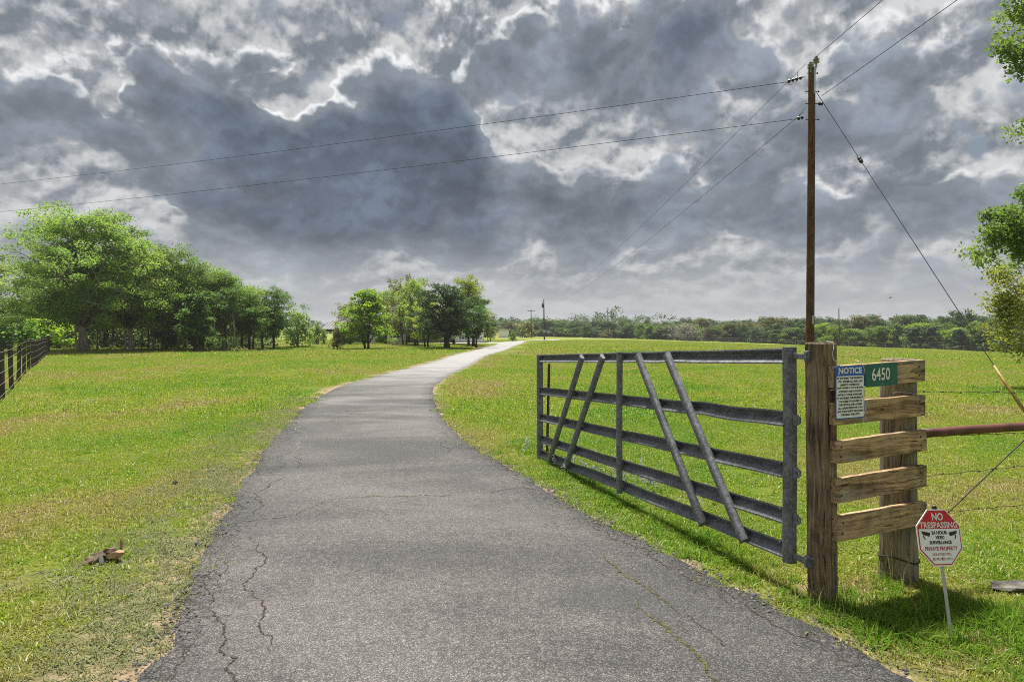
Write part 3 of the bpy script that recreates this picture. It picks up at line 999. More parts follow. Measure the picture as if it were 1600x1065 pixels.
def build_gate():
    g = thing('farm_gate', (GA.x, GA.y, 0), 'long grey steel farm gate with five rails and slanting braces, swung open beside the drive', 'gate')
    rail_prof = [(.012, .050), (.014, .041), (-.026, .017), (-.030, .008), (.022, -.034), (.030, -.040), (.030, -.050),
                 (.025, -.050), (.025, -.043), (.016, -.036), (-.036, .005), (-.034, .020), (.008, .043), (.007, .050)]
    for i in range(5):
        mb = MB()
        pts = []
        for k in range(49):
            t = 0.004 + 0.991 * k / 48
            pts.append(gate_pt(t, rail_z(i, t), 0.004 * math.sin(t * 17 + i * 2) + .003 * math.sin(t * 41 + i)))
        mb.sweep(pts, rail_prof, gn)
        mb.build('rail', M['galv'], g)
    def upright(t, z0, z1, w, d, u0, name):
        mb = MB()
        c = w * .3
        prof = [(-w / 2, 0), (-w / 2, d - c), (-w / 2 + c * .4, d - c * .3), (-w / 2 + c, d), (w / 2 - c, d), (w / 2 - c * .4, d - c * .3), (w / 2, d - c), (w / 2, 0)]
        rings = []
        for k in range(9):
            z = z0 + (z1 - z0) * k / 8
            o = .003 * math.sin(5 * z + t * 9)
            rings.append([gate_pt(t, z, u0 + v) + gdir * (u + o) for u, v in prof])
        mb.loft(rings)
        mb.build(name, M['galv'], g)
    upright(0.002, .184, 1.556, .080, .060, -.030, 'end_post')
    upright(0.994, .02, 1.358, .075, .07, -.035, 'end_post')
    upright(.489, .10, 1.462, .075, .04, .027, 'upright')
    for ta, tb in ((.678, .896), (.567, .782), (.411, .191), (.304, .0855)):
        a = gate_pt(ta, rail_z(0, ta) + .018)
        b = gate_pt(tb, rail_z(4, tb) - .040)
        d = (b - a).normalized()
        s = d.cross(gn).normalized()
        mb = MB()
        w, q = .078, .042
        prof = [(-w / 2, 0), (-w / 2, q * .5), (-w * .36, q * .85), (-w * .18, q), (w * .18, q), (w * .36, q * .85), (w / 2, q * .5), (w / 2, 0)]
        rings = [[a + (b - a) * k / 6 + s * u + gn * (v + .028) for u, v in prof] for k in range(7)]
        mb.loft(rings)
        mb.build('brace', M['galv'], g)
    # hinge ears and straps at the post end
    for i, z in enumerate((rail_z(0, 0), rail_z(1, 0), rail_z(2, 0), rail_z(3, 0), rail_z(4, 0) - .02)):
        mb = MB()
        base = gate_pt(0, z) - gdir * .042
        if i in (0, 4):
            mb.box(base - gdir * .055 + gn * .0, gdir * .058, gn * .006, (0, 0, .018), .002)
            mb.lathe(base - gdir * .115 - Vector((0, 0, .032)), (0, 0, 1), [(.016, 0), (.018, .003), (.018, .066), (.016, .069)], 12)
            mb.box(base - gdir * .125 - gn * .02 + Vector((0, 0, .0)), gdir * .006, gn * .045, (0, 0, .028), .002)
            mb.build('hinge_strap', M['galv'], g)
        else:
            out = [(0, .035), (-.03, .035), (-.058, .016), (-.058, -.016), (-.03, -.035), (0, -.035), (0, -.012), (0, .012)]
            c0 = (-.040, 0)
            inn = [(c0[0] + .009 * math.cos(q), .009 * math.sin(q)) for q in (1.2, 1.7, 2.5, 3.7, 4.5, 5.1, 5.9, .4)]
            vs_ = []
            for u in (.008, -.002):
                for ring in (out, inn):
                    vs_ += [base + gdir * -a * -1 + Vector((0, 0, b)) + gn * u for a, b in ring]
            fs = []
            for k in range(8):
                j = (k + 1) % 8
                fs += [(k, j, 8 + j, 8 + k), (16 + j, 16 + k, 24 + k, 24 + j), (k, 16 + k, 16 + j, j), (8 + j, 24 + j, 24 + k, 8 + k)]
            mb.add(vs_, fs)
            mb.build('hinge_ear', M['galv'], g)
    # weld beads where the rails meet the end posts and the braces
    rw = random.Random(2)
    for i in range(5):
        for t_ in (.0125, .983):
            mb = MB()
            z_ = rail_z(i, t_)
            mb.tube([gate_pt(t_, z_ + .045 - .09 * k / 8, .030 - .045 * math.sin(math.pi * k / 8) + rw.uniform(-.002, .002)) for k in range(9)], .0045, 5)
            mb.build('weld_bead', M['galv'], g)
    # latch loop on the free end
    mb = MB()
    c = gate_pt(.975, rail_z(1, .975) - .045, -.03)
    mb.tube([c + gdir * (.03 * math.cos(q)) + Vector((0, 0, .035 * math.sin(q))) for q in np.linspace(0, 6.283, 13)], .005, 6)
    mb.build('latch_ring', M['black'], g)
    return g
gate = build_gate()

# rusty stake behind the free end of the gate
def build_stake():
    x, y = (858 - 800) * 9.35 / F, 9.35
    mb = MB()
    prof = [(-.018, 0), (-.018, -.005), (-.003, -.005), (-.003, -.03), (.003, -.03), (.003, -.005), (.018, -.005), (.018, 0)]
    mb.sweep([Vector((x - .03 * (1 - t), y, -.05 + 1.27 * t)) for t in np.linspace(0, 1, 6)], prof, (1, 0, 0), (0, 1, 0))
    for k in range(10):
        mb.box((x - .03 + .03 * (.25 + k * .1) / 1.27, y - .034, .25 + k * .09), (.006, 0, 0), (0, .005, 0), (0, 0, .008))
    o = mb.build('steel_stake', M['rust'])
    return tag(o, 'thin rusty steel stake standing behind the free end of the gate', 'stake')
build_stake()

# ------------------------------------------------------------------ plank fence on two posts beside the gate
PF = Vector((1.94, 4.10, 0))
pang = math.atan2(.43, .903)
pe = Vector((math.cos(pang), math.sin(pang), 0))
pn = Vector((pe.y, -pe.x, 0))                     # towards the viewer

def build_plank_fence():
    t = thing('plank_fence', PF, 'weathered wooden panel of five planks nailed to a square post and a round post', 'fence', rz=pang)
    rnd = random.Random(3)
    # square post
    mb = MB()
    rings = []
    for k, z in enumerate([-.05, .05, .2, .35, .5, .65, .8, .95, 1.1, 1.25, 1.4, 1.52, 1.578, 1.588]):
        f = z / 1.59
        x0, x1 = -.030 - .024 * f, .088 - .010 * f
        y0, y1 = .043, .185
        j = lambda: rnd.uniform(-.003, .003)
        c = .012 + (.008 if k == 13 else 0)
        i = .006 if k == 13 else 0
        rings.append([(x0 + c + j(), y0 + i, z), (x1 - c + j(), y0 + i, z), (x1 - i, y0 + c + j(), z), (x1 - i, y1 - c, z), (x1 - c, y1 - i, z), (x0 + c, y1 - i, z), (x0 + i + j(), y1 - c, z), (x0 + i + j(), y0 + c + j(), z)])
    mb.loft(rings)
    mb.build('square_post', M['post'], t, loc=(0, 0, 0))
    # round post
    mb = MB()
    rings = []
    for z, r in ((-.05, .122), (.1, .120), (.3, .116), (.6, .113), (.9, .112), (1.2, .110), (1.44, .108), (1.466, .105), (1.474, .096)):
        rings.append([(.80 + math.cos(q) * r * (1 + .02 * math.sin(3 * q + z * 2)), .156 + math.sin(q) * r * (1 + .02 * math.sin(2 * q + z)), z) for q in (2 * math.pi * k / 24 for k in range(24))])
    mb.loft(rings)
    rp = mb.build('round_post', M['rpost'], t, loc=(0, 0, 0), smooth=False)
    for z, dz in ((.15, .02), (.44, .006)):
        mb = MB()
        mb.tube([(.80 + math.cos(q) * .121, .156 + math.sin(q) * .121, z + dz * math.sin(q * 2 + 1)) for q in np.linspace(0, 6.283, 25)], .005, 6)
        mb.build('tie_wire', M['wire'], rp, loc=(0, 0, 0))
    mb = MB()
    mb.tube([(.665 + .0 * k, .10, 1.25 + .004 * k) if k == 0 else (.66 + .02 * k, .07 - .012 * k + .02 * math.sin(k * 1.4), 1.255 + .006 * math.sin(k)) for k in range(7)], .003, 5)
    mb.build('staple_wire', M['fwire'], rp, loc=(0, 0, 0))
    # planks: (x0, x1, left bottom, left top, right bottom, right top)
    for (x0, x1, lb, lt, rb, rt) in ((-.012, .845, 1.313, 1.446, 1.330, 1.472), (.000, .850, 1.089, 1.227, 1.106, 1.241), (.006, .862, .858, .993, .875, 1.015),
                                    (.012, .862, .618, .766, .640, .783), (.022, .862, .386, .540, .397, .544)):
        mb = MB()
        rings = []
        for k in range(13):
            s = k / 12
            x = x0 + (x1 - x0) * s
            b, tp = lb + (rb - lb) * s, lt + (rt - lt) * s
            c = .0022
            jj = [rnd.uniform(-.0016, .0016) for _ in range(8)]
            y1 = .041
            e = .003 if k in (0, 12) else 0
            rings.append([(x, 0 + e + jj[0], b + c), (x, c + jj[1], b + e), (x, y1 - c, b + e), (x, y1, b + c), (x, y1, tp - c), (x, y1 - c, tp - e + jj[2]), (x, c, tp - e + jj[2]), (x, 0 + e + jj[3], tp - c)])
        mb.loft(rings)
        p = mb.build('plank', M['plank'], t, loc=(0, 0, 0))
        for (nx, nz) in ((x0 + .045, .3), (x0 + .05, .72), (x1 - .06, .3), (x1 - .065, .7)):
            s = (nx - x0) / (x1 - x0)
            z = (lb + (rb - lb) * s) * (1 - nz) + (lt + (rt - lt) * s) * nz
            nb = MB()
            nb.lathe((nx, .002, z), (0, -1, 0), [(.006, 0), (.006, .004), (.003, .0055)], 8)
            nb.build('nail', M['black'], p, loc=(0, 0, 0))
    return t
plank_fence = build_plank_fence()

# ------------------------------------------------------------------ lettering
_deps = None
def text_mesh(body, width, cap, bold=0.0, name='lettering'):
    """flat raised lettering, fitted to width and capital height, centred on the origin"""
    cu = bpy.data.curves.new(name, 'FONT')
    cu.body = body
    cu.size = 1.0
    cu.offset = bold
    cu.resolution_u = 3
    cu.extrude = 0.0
    o = bpy.data.objects.new(name, cu)
    COL.objects.link(o)
    bpy.context.view_layer.update()
    me = bpy.data.meshes.new_from_object(o.evaluated_get(bpy.context.evaluated_depsgraph_get()))
    bpy.data.objects.remove(o)
    n = len(me.vertices)
    co = np.empty(n * 3, np.float32)
    me.vertices.foreach_get('co', co)
    co = co.reshape(-1, 3)
    lo, hi = co.min(0), co.max(0)
    co = co - (lo + hi) / 2
    co[:, 0] *= width / (hi[0] - lo[0])
    co[:, 1] *= cap / (hi[1] - lo[1])
    co[:, 2] = 0
    me.vertices.foreach_set('co', co.ravel())
    me.update()
    return me

def lettering(parent, body, x, y, z, width, cap, mat, bold=0.02):
    me = text_mesh(body, width, cap, bold)
    me.materials.clear()
    me.materials.append(mat)
    return obj('lettering', me, parent, (x, y, z))

def frame_thing(name, origin, ex, ey, label, cat):
    ex, ey = Vector(ex).normalized(), Vector(ey)
    ey = (ey - ex * ey.dot(ex)).normalized()
    ez = ex.cross(ey)
    o = thing(name, origin, label, cat)
    m = Matrix((ex, ey, ez)).transposed().to_4x4()
    m.translation = Vector(origin)
    o.matrix_basis = m
    return o

def rrect(w, h, r, n=4):
    pts = []
    for cx, cy, a0 in ((w / 2 - r, h / 2 - r, 0), (-w / 2 + r, h / 2 - r, 90), (-w / 2 + r, -h / 2 + r, 180), (w / 2 - r, -h / 2 + r, 270)):
        pts += [(cx + r * math.cos(R(a0 + 90 * k / n)), cy + r * math.sin(R(a0 + 90 * k / n))) for k in range(n + 1)]
    return pts

def plate(name, outline, z0, z1, mat, parent):
    mb = MB()
    mb.loft([[(x, y, z0) for x, y in outline], [(x, y, z1) for x, y in outline]])
    return mb.build(name, mat, parent, loc=(0, 0, 0))

def fence_pt(s, z, out):
    p = PF + pe * s + pn * out
    return Vector((p.x, p.y, z))

def build_notice():
    W, Hh = .252, .318
    t = frame_thing('notice_sign', fence_pt(.117, 1.287, .012), pe, (0, 0, 1), 'white notice sign with blue heading tied to the planks with string', 'sign')
    plate('panel', rrect(W, Hh, .014), -.003, 0, M['blue'], t)
    plate('face', [(x, y - .0265) for x, y in rrect(W - .014, Hh - .066, .008)], 0, .0008, M['white'], t)
    lettering(t, 'NOTICE', 0, .1315, .0014, .205, .038, M['wprint'], .035)
    lines = ['BY ENTERING THIS PROPERTY', 'YOU ASSUME ALL RISK AND', 'LIABILITY OWNER NOT', 'RESPONSIBLE FOR INJURIES', 'ACCIDENTS AND OR DEATH', 'ENTER AT YOUR OWN RISK.',
             'BY ENTERING THIS PROPERTY', 'YOU AGREE TO ADHERE TO', 'THIS NOTICE AND ASSUME', 'ALL LIABILITIES FOR YOU', 'AND YOUR GUESTS INCLUDING', 'CHILDREN AND PETS.']
    for i, s in enumerate(lines):
        lettering(t, s, 0, .0865 - i * .0200, .0016, min(.226, .0094 * len(s)), .0132, M['ink'], .045)
    # string: over the post and round the planks
    def local(s, z, o): return (s - .117, z - 1.287, o - .012)
    mb = MB()
    mb.tube([local(*q) for q in ((.045, 1.594, -.10), (.038, 1.592, -.045), (.032, 1.56, -.034), (.012, 1.52, -.03), (.012, 1.485, -.02), (.045, 1.455, .003), (.016, 1.42, .016), (.012, 1.36, .004), (.004, 1.31, .003), (-.014, 1.30, -.02))], .0022, 6)
    mb.build('string', M['string'], t, loc=(0, 0, 0))
    mb = MB()
    mb.tube([local(*q) for q in ((.20, 1.478, -.02), (.205, 1.474, .004), (.225, 1.45, .014), (.243, 1.42, .014), (.246, 1.36, .003), (.244, 1.30, .001))], .0020, 6)
    mb.build('string', M['string'], t, loc=(0, 0, 0))
    mb = MB()
    mb.tube([local(*q) for q in ((.25, 1.235, -.01), (.252, 1.225, .004), (.25, 1.18, .014), (.236, 1.145, .013), (.236, 1.12, .005), (.241, 1.095, .006))], .0020, 6)
    mb.build('string', M['string'], t, loc=(0, 0, 0))
build_notice()

def build_number():
    a = R(1.6)
    ex = pe * math.cos(a) + Vector((0, 0, math.sin(a)))
    t = frame_thing('number_sign', fence_pt(.405, 1.386, .010), ex, (-.02 * pe.x, -.02 * pe.y, 1), 'green house number plate reading 6450 on the top plank', 'sign')
    plate('panel', rrect(.300, .142, .012), -.003, 0, M['green'], t)
    lettering(t, '6450', -.008, .004, .0014, .168, .078, M['wprint'], .012)
    for y in (.060, -.058):
        mb = MB()
        mb.lathe((.0, y, 0), (0, 0, 1), [(.0045, 0), (.0045, .0015), (.002, .0025)], 8)
        mb.build('screw', M['steel'], t, loc=(0, 0, 0))
build_number()

def build_no_trespassing():
    foot = Vector((2.354, 3.64, 0))
    top = Vector((2.356, 3.795, .675))
    up = (top - foot).normalized()
    a = R(15)
    ex = Vector((math.cos(a), math.sin(a), -.060))
    c = foot + up * .535
    t = frame_thing('yard_sign', c, ex, up, 'red and white octagonal no trespassing sign on a thin stake', 'sign')
    rr = .150
    def octo(r):
        return [(r * math.cos(R(22.5 + 45 * k)) / math.cos(R(22.5)), r * math.sin(R(22.5 + 45 * k)) / math.cos(R(22.5))) for k in range(8)]
    plate('panel', octo(rr), -.004, 0, M['white'], t)
    plate('red_border', octo(rr - .006), 0, .0008, M['red'], t)
    # white lower field inside the border: octagon cut at y = .048
    ri = rr - .0125
    k = ri * math.tan(R(22.5))
    cut = .046
    low = [(-ri, cut), (-ri, -k), (-k, -ri), (k, -ri), (ri, -k), (ri, cut)]
    plate('white_field', low, .0008, .0016, M['white'], t)
    z = .0022
    lettering(t, 'NO', 0, .111, z, .078, .040, M['wprint'], .03)
    lettering(t, 'TRESPASSING', 0, .0665, z, .258, .0325, M['wprint'], .022)
    lettering(t, '24 HOUR', 0, .026, z, .108, .0195, M['ink'], .05)
    lettering(t, 'VIDEO', 0, .0005, z, .062, .0185, M['ink'], .05)
    lettering(t, 'SURVEILLANCE', 0, -.0255, z, .152, .0185, M['ink'], .05)
    lettering(t, 'PRIVATE PROPERTY', 0, -.0575, z, .222, .0215, M['rprint'], .025)
    lettering(t, 'VIOLATORS WILL', 0, -.0875, z, .132, .0135, M['rprint'], .012)
    lettering(t, 'BE PROSECUTED', 0, -.1125, z, .132, .0135, M['rprint'], .012)
    for s in (-1, 1):                          # printed camera symbols
        mb = MB()
        body = [(.122, .036), (.062, .026), (.070, .006), (.098, .012), (.118, .020)]
        lens = [(.064, .024), (.056, .019), (.060, .005), (.071, .008)]
        foot_ = [(.106, .014), (.114, .014), (.112, .000), (.103, -.010), (.098, -.008), (.104, .002)]
        for poly in (body, foot_):
            q = [(x * s, y, z) for x, y in poly]
            mb.add(q if s > 0 else q[::-1], [tuple(range(len(poly)))[::-1]])
        mb.build('camera_symbol', M['ink'], t, loc=(0, 0, 0))
    # stake behind the panel
    mb = MB()
    L_loc = lambda y: (0, y, -.010)
    mb.tube([L_loc(-.56), L_loc(-.3), L_loc(0), L_loc(.12)], .0085, 8)
    mb.build('stake', M['steel'], t, loc=(0, 0, 0))
    mb = MB()
    mb.box((0, .150, -.010), (.011, 0, 0), (0, .018, 0), (0, 0, .008), .002)
    mb.build('stake_cap', M['black'], t, loc=(0, 0, 0))
    mb = MB()
    mb.lathe((0, -.108, 0), (0, 0, 1), [(.004, 0), (.004, .003), (.002, .004)], 8)
    mb.build('bolt', M['black'], t, loc=(0, 0, 0))
build_no_trespassing()

# ------------------------------------------------------------------ barbed wire fence running off from the round post
def build_wire_fence():
    o = Vector((2.66, 4.60, 0))
    d = Vector((.97, .24, 0)).normalized()
    P = lambda s, z: o + d * s + Vector((0, 0, z))
    t = thing('barbed_wire_fence', o, 'barbed wire fence with a red-brown pipe rail running from the round post', 'fence')
    mb = MB()
    mb.tube([P(s, .962 + .022 * math.sin(min(s, 2.5) / 2.5 * math.pi)) for s in np.linspace(.06, 2.5, 14)], .031, 14)
    mb.build('pipe_rail', M['rust'], t, smooth=True)
    mb = MB()
    mb.tube([P(2.5, -.05), P(2.5, .7), P(2.5, 1.45)], [.085, .08, .078], 14)
    mb.build('end_post', M['rpost'], t, smooth=True)
    rnd = random.Random(8)
    for (za, zb, bow) in ((1.249, 1.20, -.006), (.945, .935, -.004), (.672, .80, -.02), (.42, .47, -.012)):
        mb = MB()
        n = 80
        pts = []
        for k in range(n + 1):
            s = .02 + 2.45 * k / n
            pts.append(P(s, za + (zb - za) * k / n + bow * math.sin(math.pi * k / n) + .003 * math.sin(k * .9 + za * 9)))
        mb.tube(pts, .0021, 5)
        for k in range(4, n, 5):
            p = pts[k]
            for _ in range(2):
                q = Vector((rnd.uniform(-.4, .4), rnd.uniform(-1, 1), rnd.uniform(-1, 1))).normalized() * .013
                mb.tube([p - q, p + q], .0012, 3)
            mb.tube([p - d * .006, p + d * .006], .0042, 6)
        mb.build('wire_strand', M['wire'], t)
    mb = MB()
    mb.tube([P(.0, .17), P(.5, .53), P(1.2, 1.03), P(2.45, 1.36)], .0048, 6)
    mb.build('brace_cable', M['wire'], t)
    # thin line posts further on, outside the picture
build_wire_fence()

# ------------------------------------------------------------------ utility poles and lines
POLE = Vector((7.15, 16.4, 0))
def build_main_pole():
    t = thing('utility_pole', POLE, 'tall reddish brown wooden utility pole rising behind the square gate post', 'pole')
    zt = 7.96
    mb = MB()
    rings = []
    for k in range(14):
        z = -.1 + (zt + .1) * k / 13
        r = .098 - .018 * k / 13
        lean = .055 * z / zt
        rings.append([(POLE.x + lean + math.cos(q) * r * (1 + .015 * math.sin(4 * q + z)), POLE.y + math.sin(q) * r, z) for q in (2 * math.pi * j / 18 for j in range(18))])
    mb.loft(rings)
    mb.build('shaft', M['pole'], t)
    tx = POLE.x + .055
    mb = MB()
    mb.box((tx + .025, POLE.y - .086, zt - .28), (.018, 0, 0), (0, .006, 0), (0, 0, .32), .003)
    mb.build('top_bracket', M['steel'], t)
    # two stacked disc insulators
    for (dx, dz, pin) in ((-.055, -.03, False), (.075, .10, True)):
        mb = MB()
        b = Vector((tx + dx, POLE.y - .06, zt + dz + .03))
        mb.lathe(b, (0, 0, 1), [(.02, -.10), (.02, 0), (.072, .005), (.078, .022), (.035, .045), (.035, .06), (.070, .065), (.074, .085), (.03, .105), (.045, .12), (.04, .145), (.012, .155)], 14)
        i = mb.build('insulator', M['porcelain'], t, smooth=False)
        if pin:
            mb = MB()
            mb.tube([b + Vector((-.04, 0, -.5)), b + Vector((-.03, 0, -.25)), b + Vector((0, 0, -.05))], .018, 8)
            mb.build('insulator_pin', M['steel'], i)
    for z, l in ((7.86, .14), (7.42, .17), (7.13, .18), (6.75, .17)):
        mb = MB()
        mb.tube([(tx - l * .95, POLE.y - .02, z), (tx + l, POLE.y - .02, z)], .010, 6)
        mb.lathe((tx + l - .03, POLE.y - .02, z), (1, 0, 0), [(.022, 0), (.022, .02), (.012, .03)], 6)
        mb.build('through_bolt', M['black'], t)
    mb = MB()                                   # spool for the lower through line
    mb.lathe((tx + .15, POLE.y - .02, 7.13), (1, 0, 0), [(.03, 0), (.05, .02), (.03, .05), (.05, .08), (.03, .10)], 10)
    mb.build('spool', M['black'], t)
    # dead-end insulator strings to the left
    for (a, b) in ((at(1257, 120, 16.38), at(1228, 128.5, 16.5)), (at(1257, 183, 16.36), at(1244, 186, 16.45))):
        mb = MB()
        ln = (b - a).length
        ax = (b - a).normalized()
        prof = [(.012, 0)]
        m = 4 if ln > .3 else 2
        for k in range(m):
            z0 = ln * (.15 + .8 * k / m)
            prof += [(.014, z0), (.048, z0 + .01), (.042, z0 + .05), (.014, z0 + .06)]
        prof += [(.012, ln)]
        mb.lathe(a, ax, prof, 10)
        mb.build('strain_insulator', M['black'], t)
    mb = MB()
    c = at(1229, 128, 16.5)
    mb.tube([c + Vector((.0, 0, 0)), c + Vector((.08, -.02, -.09)), c + Vector((.22, -.05, -.02)), at(1247, 112, 16.36), at(1259, 100, 16.32)], .006, 5)
    mb.build('jumper_wire', M['cable'], t)
    mb = MB()
    mb.tube([at(1244, 186, 16.45), at(1250, 178, 16.4), at(1258, 168, 16.35)], .006, 5)
    mb.build('jumper_wire', M['cable'], t)
    mb = MB()                                  # small metal tag low on the shaft
    mb.box((POLE.x + .03, POLE.y - .104, 1.95), (.02, 0, 0), (0, .003, 0), (0, 0, .10))
    mb.build('number_tag', M['steel'], t)
    return t
build_main_pole()

def catenary(a, b, sag, n=24):
    a, b = Vector(a), Vector(b)
    return [a + (b - a) * (k / n) - Vector((0, 0, sag * 4 * (k / n) * (1 - k / n))) for k in range(n + 1)]

def power_line(name, runs, r, label):
    mb = MB()
    for a, b, sag in runs:
        mb.tube(catenary(a, b, sag, 36), r, 5)
    tag(mb.build(name, M['cable']), label, 'power line', 'overhead power lines')

far1 = Vector((7.1, 150, 0))
power_line('power_line', [(at(1228, 128.5, 16.5), at(-420, 322, 47), .45)], .0065, 'upper cable running from the tall pole across the sky over the left wood')
power_line('power_line', [(at(1244, 186, 16.45), at(-420, 362, 47), .40)], .0065, 'lower cable running from the tall pole across the sky over the left wood')
power_line('power_line', [(at(1275, 89, 16.3), (7.35, -45, 8.9), .55), (at(1259, 100, 16.3), (7.0, 149.9, 8.9), 1.5)], .0065, 'upper cable from behind the viewer over the pole top to the far pole')
power_line('power_line', [(at(1284, 150, 16.3), (7.55, -45, 7.9), .55), (at(1256, 175, 16.3), (7.2, 149.9, 7.9), 1.35)], .0065, 'lower cable from behind the viewer past the pole to the far pole')

def build_guy():
    a = at(1276, 145, 16.35)
    ang = Vector((*gp(1622, 677), 0))
    t = thing('guy_wire', ang, 'taut guy wire with a yellow guard slanting down from the tall pole', 'wire')
    mb = MB(); mb.tube([a, ang], .0075, 6); mb.build('cable', M['cable'], t)
    dirn = (ang - a).normalized()
    # insulator where the photograph shows it, px (1344, 253)
    best = min((abs((800 + F * p.x / p.y) - 1344), k) for k, p in ((k / 400, a + (ang - a) * (k / 400)) for k in range(401)))[1]
    c = a + (ang - a) * best
    mb = MB(); mb.lathe(c - dirn * .10, dirn, [(.012, 0), (.035, .02), (.045, .07), (.030, .10), (.045, .13), (.035, .18), (.012, .20)], 10)
    mb.build('guy_insulator', M['black'], t)
    best = min((abs((800 + F * p.x / p.y) - 1553), k) for k, p in ((k / 400, a + (ang - a) * (k / 400)) for k in range(401)))[1]
    c = a + (ang - a) * best
    mb = MB(); mb.tube([c, c + (ang - c) * .3, ang + Vector((0, 0, .05))], [.022, .027, .03], 10)
    mb.build('guard', M['yellow'], t, smooth=True)
build_guy()

def far_pole(px, base_y, top_y, d, label, arm=False, can=False, r=.14):
    x = (px - 800) * d / F
    z0 = H(x, d)
    z1 = EYE - (top_y - HZ) * d / F
    t = thing('far_pole', (x, d, z0), label, 'pole', 'utility poles across the field')
    mb = MB(); mb.tube([(x + .1, d, z0 - .3), (x, d, (z0 + z1) / 2), (x - .05, d, z1)], [r * 1.2, r, r * .75], 10)
    mb.build('shaft', M['fpole'], t, smooth=True)
    if arm:
        mb = MB(); mb.box((x - .05, d - .12, z1 - .5), (1.15, 0, 0), (0, .06, 0), (0, 0, .07)); mb.build('crossarm', M['fpole'], t)
        for s in (-1, -.45, .95):
            mb = MB(); mb.lathe((x + s * 1.05, d - .12, z1 - .43), (0, 0, 1), [(.05, 0), (.08, .1), (.05, .25)], 6); mb.build('insulator', M['porcelain'], t)
    if can:
        mb = MB(); mb.lathe((x - .32, d - .2, z1 - 1.9), (0, 0, 1), [(.18, 0), (.21, .05), (.21, .75), (.16, .85)], 10); mb.build('transformer', M['fpole'], t)
        mb = MB(); mb.tube([(x - .35, d - .1, z1 - 1.1), (x - .5, d - .1, z1 - .3)], .05, 6); mb.build('fuse', M['porcelain'], t)
        mb = MB(); mb.box((x + .02, d - .17, z0 + 1.9), (.16, 0, 0), (0, .05, 0), (0, 0, .3)); mb.build('meter_box', M['steel'], t)
    return t

far_pole(850, 531, 467, 150, 'far dark utility pole with a transformer standing past the end of the drive', can=True)
far_pole(830, 527, 483, 212, 'far utility pole with a crossarm just beyond the small white shed', arm=True)
far_pole(950, 526, 485, 215, 'thin bare far utility pole before the middle of the treeline')
far_pole(1311, 542, 481, 157, 'far utility pole before the treeline close beside the square gate post', r=.13)
far_pole(1409, 542, 512, 168, 'short thin far pole before the treeline above the number plate', r=.09)

# ------------------------------------------------------------------ fences
def line_fence(name, a, b, n, hgt, mat_post, r, wires, label, square=True, wire_r=.004, wmat='fwire', seed=1):
    rnd = random.Random(seed)
    t = thing(name, (a[0], a[1], H(*a)), label, 'fence')
    me = None
    tops = []
    for i in range(n):
        s = i / (n - 1)
        x, y = a[0] + (b[0] - a[0]) * s, a[1] + (b[1] - a[1]) * s
        z = H(x, y)
        if me is None:
            mb = MB()
            if square:
                mb.box((0, 0, hgt / 2 - .05), (r, 0, 0), (0, r, 0), (0, 0, hgt / 2 + .05), .008)
            else:
                mb.tube([(0, 0, -.1), (0, 0, hgt * .5), (0, 0, hgt)], [r * 1.05, r, r * .95], 8)
            me = mb.mesh('post', mat_post)
        p = obj('post', me, t, (0, 0, 0))
        p.location = (x - a[0], y - a[1], z - H(*a))
        p.rotation_euler = (rnd.uniform(-.02, .02), rnd.uniform(-.025, .025), rnd.uniform(-.2, .2))
        k = rnd.uniform(.96, 1.04)
        p.scale = (1, 1, k)
        tops.append((x, y, z))
    side = Vector((b[1] - a[1], a[0] - b[0], 0)).normalized() * (r + .004)
    for zz in wires:
        mb = MB()
        pts = []
        for i, (x, y, z) in enumerate(tops):
            pts.append(Vector((x, y, z + zz * hgt)) + side)
            if i < len(tops) - 1:
                q = tops[i + 1]
                pts.append(Vector(((x + q[0]) / 2, (y + q[1]) / 2, (z + q[2]) / 2 + zz * hgt - .012)) + side)
        mb.tube(pts, wire_r, 4)
        mb.build('wire', M[wmat], t)
    return t

fa, fb = Vector((*gp(3.5, 621), 0)), Vector((-38.6, 57, 0))
fd = (fb - fa).normalized()
line_fence('post_and_wire_fence', tuple((fa - fd * 6.4)[:2]), tuple((fa + fd * 44.8)[:2]), 17, 1.29, M['fpost'], .046, (.12, .34, .56, .78, .94),
           'dark wooden post and wire fence receding along the left side of the lawn', wire_r=.005)
line_fence('field_fence', (40, 176), (128, 139), 26, 1.25, plain('grey_stakes', (.17, .15, .13), .9), .065, (.5, .9), 'low wire fence on grey posts in front of the far treeline', square=False, wire_r=.006)

# ------------------------------------------------------------------ stones
def rock(mb, c, s, seed, flatn=.6, sub=2, rough=.28):
    import bmesh
    bm = bmesh.new()
    bmesh.ops.create_icosphere(bm, subdivisions=sub, radius=1)
    rnd = random.Random(seed)
    ph = [(Vector((rnd.gauss(0, 1), rnd.gauss(0, 1), rnd.gauss(0, 1))).normalized(), rnd.uniform(.55, .95)) for _ in range(9)]
    vs_ = []
    for v in bm.verts:
        p = v.co.copy()
        for nrm, dd in ph:
            q = p.dot(nrm)
            if q > dd: p -= nrm * (q - dd) * .9
        p *= 1 + rnd.uniform(-rough, rough) * .22
        vs_.append((c[0] + p.x * s[0], c[1] + p.y * s[1], c[2] + p.z * s[2]))
    mb.add(vs_, [tuple(v.index for v in f.verts) for f in bm.faces])
    bm.free()

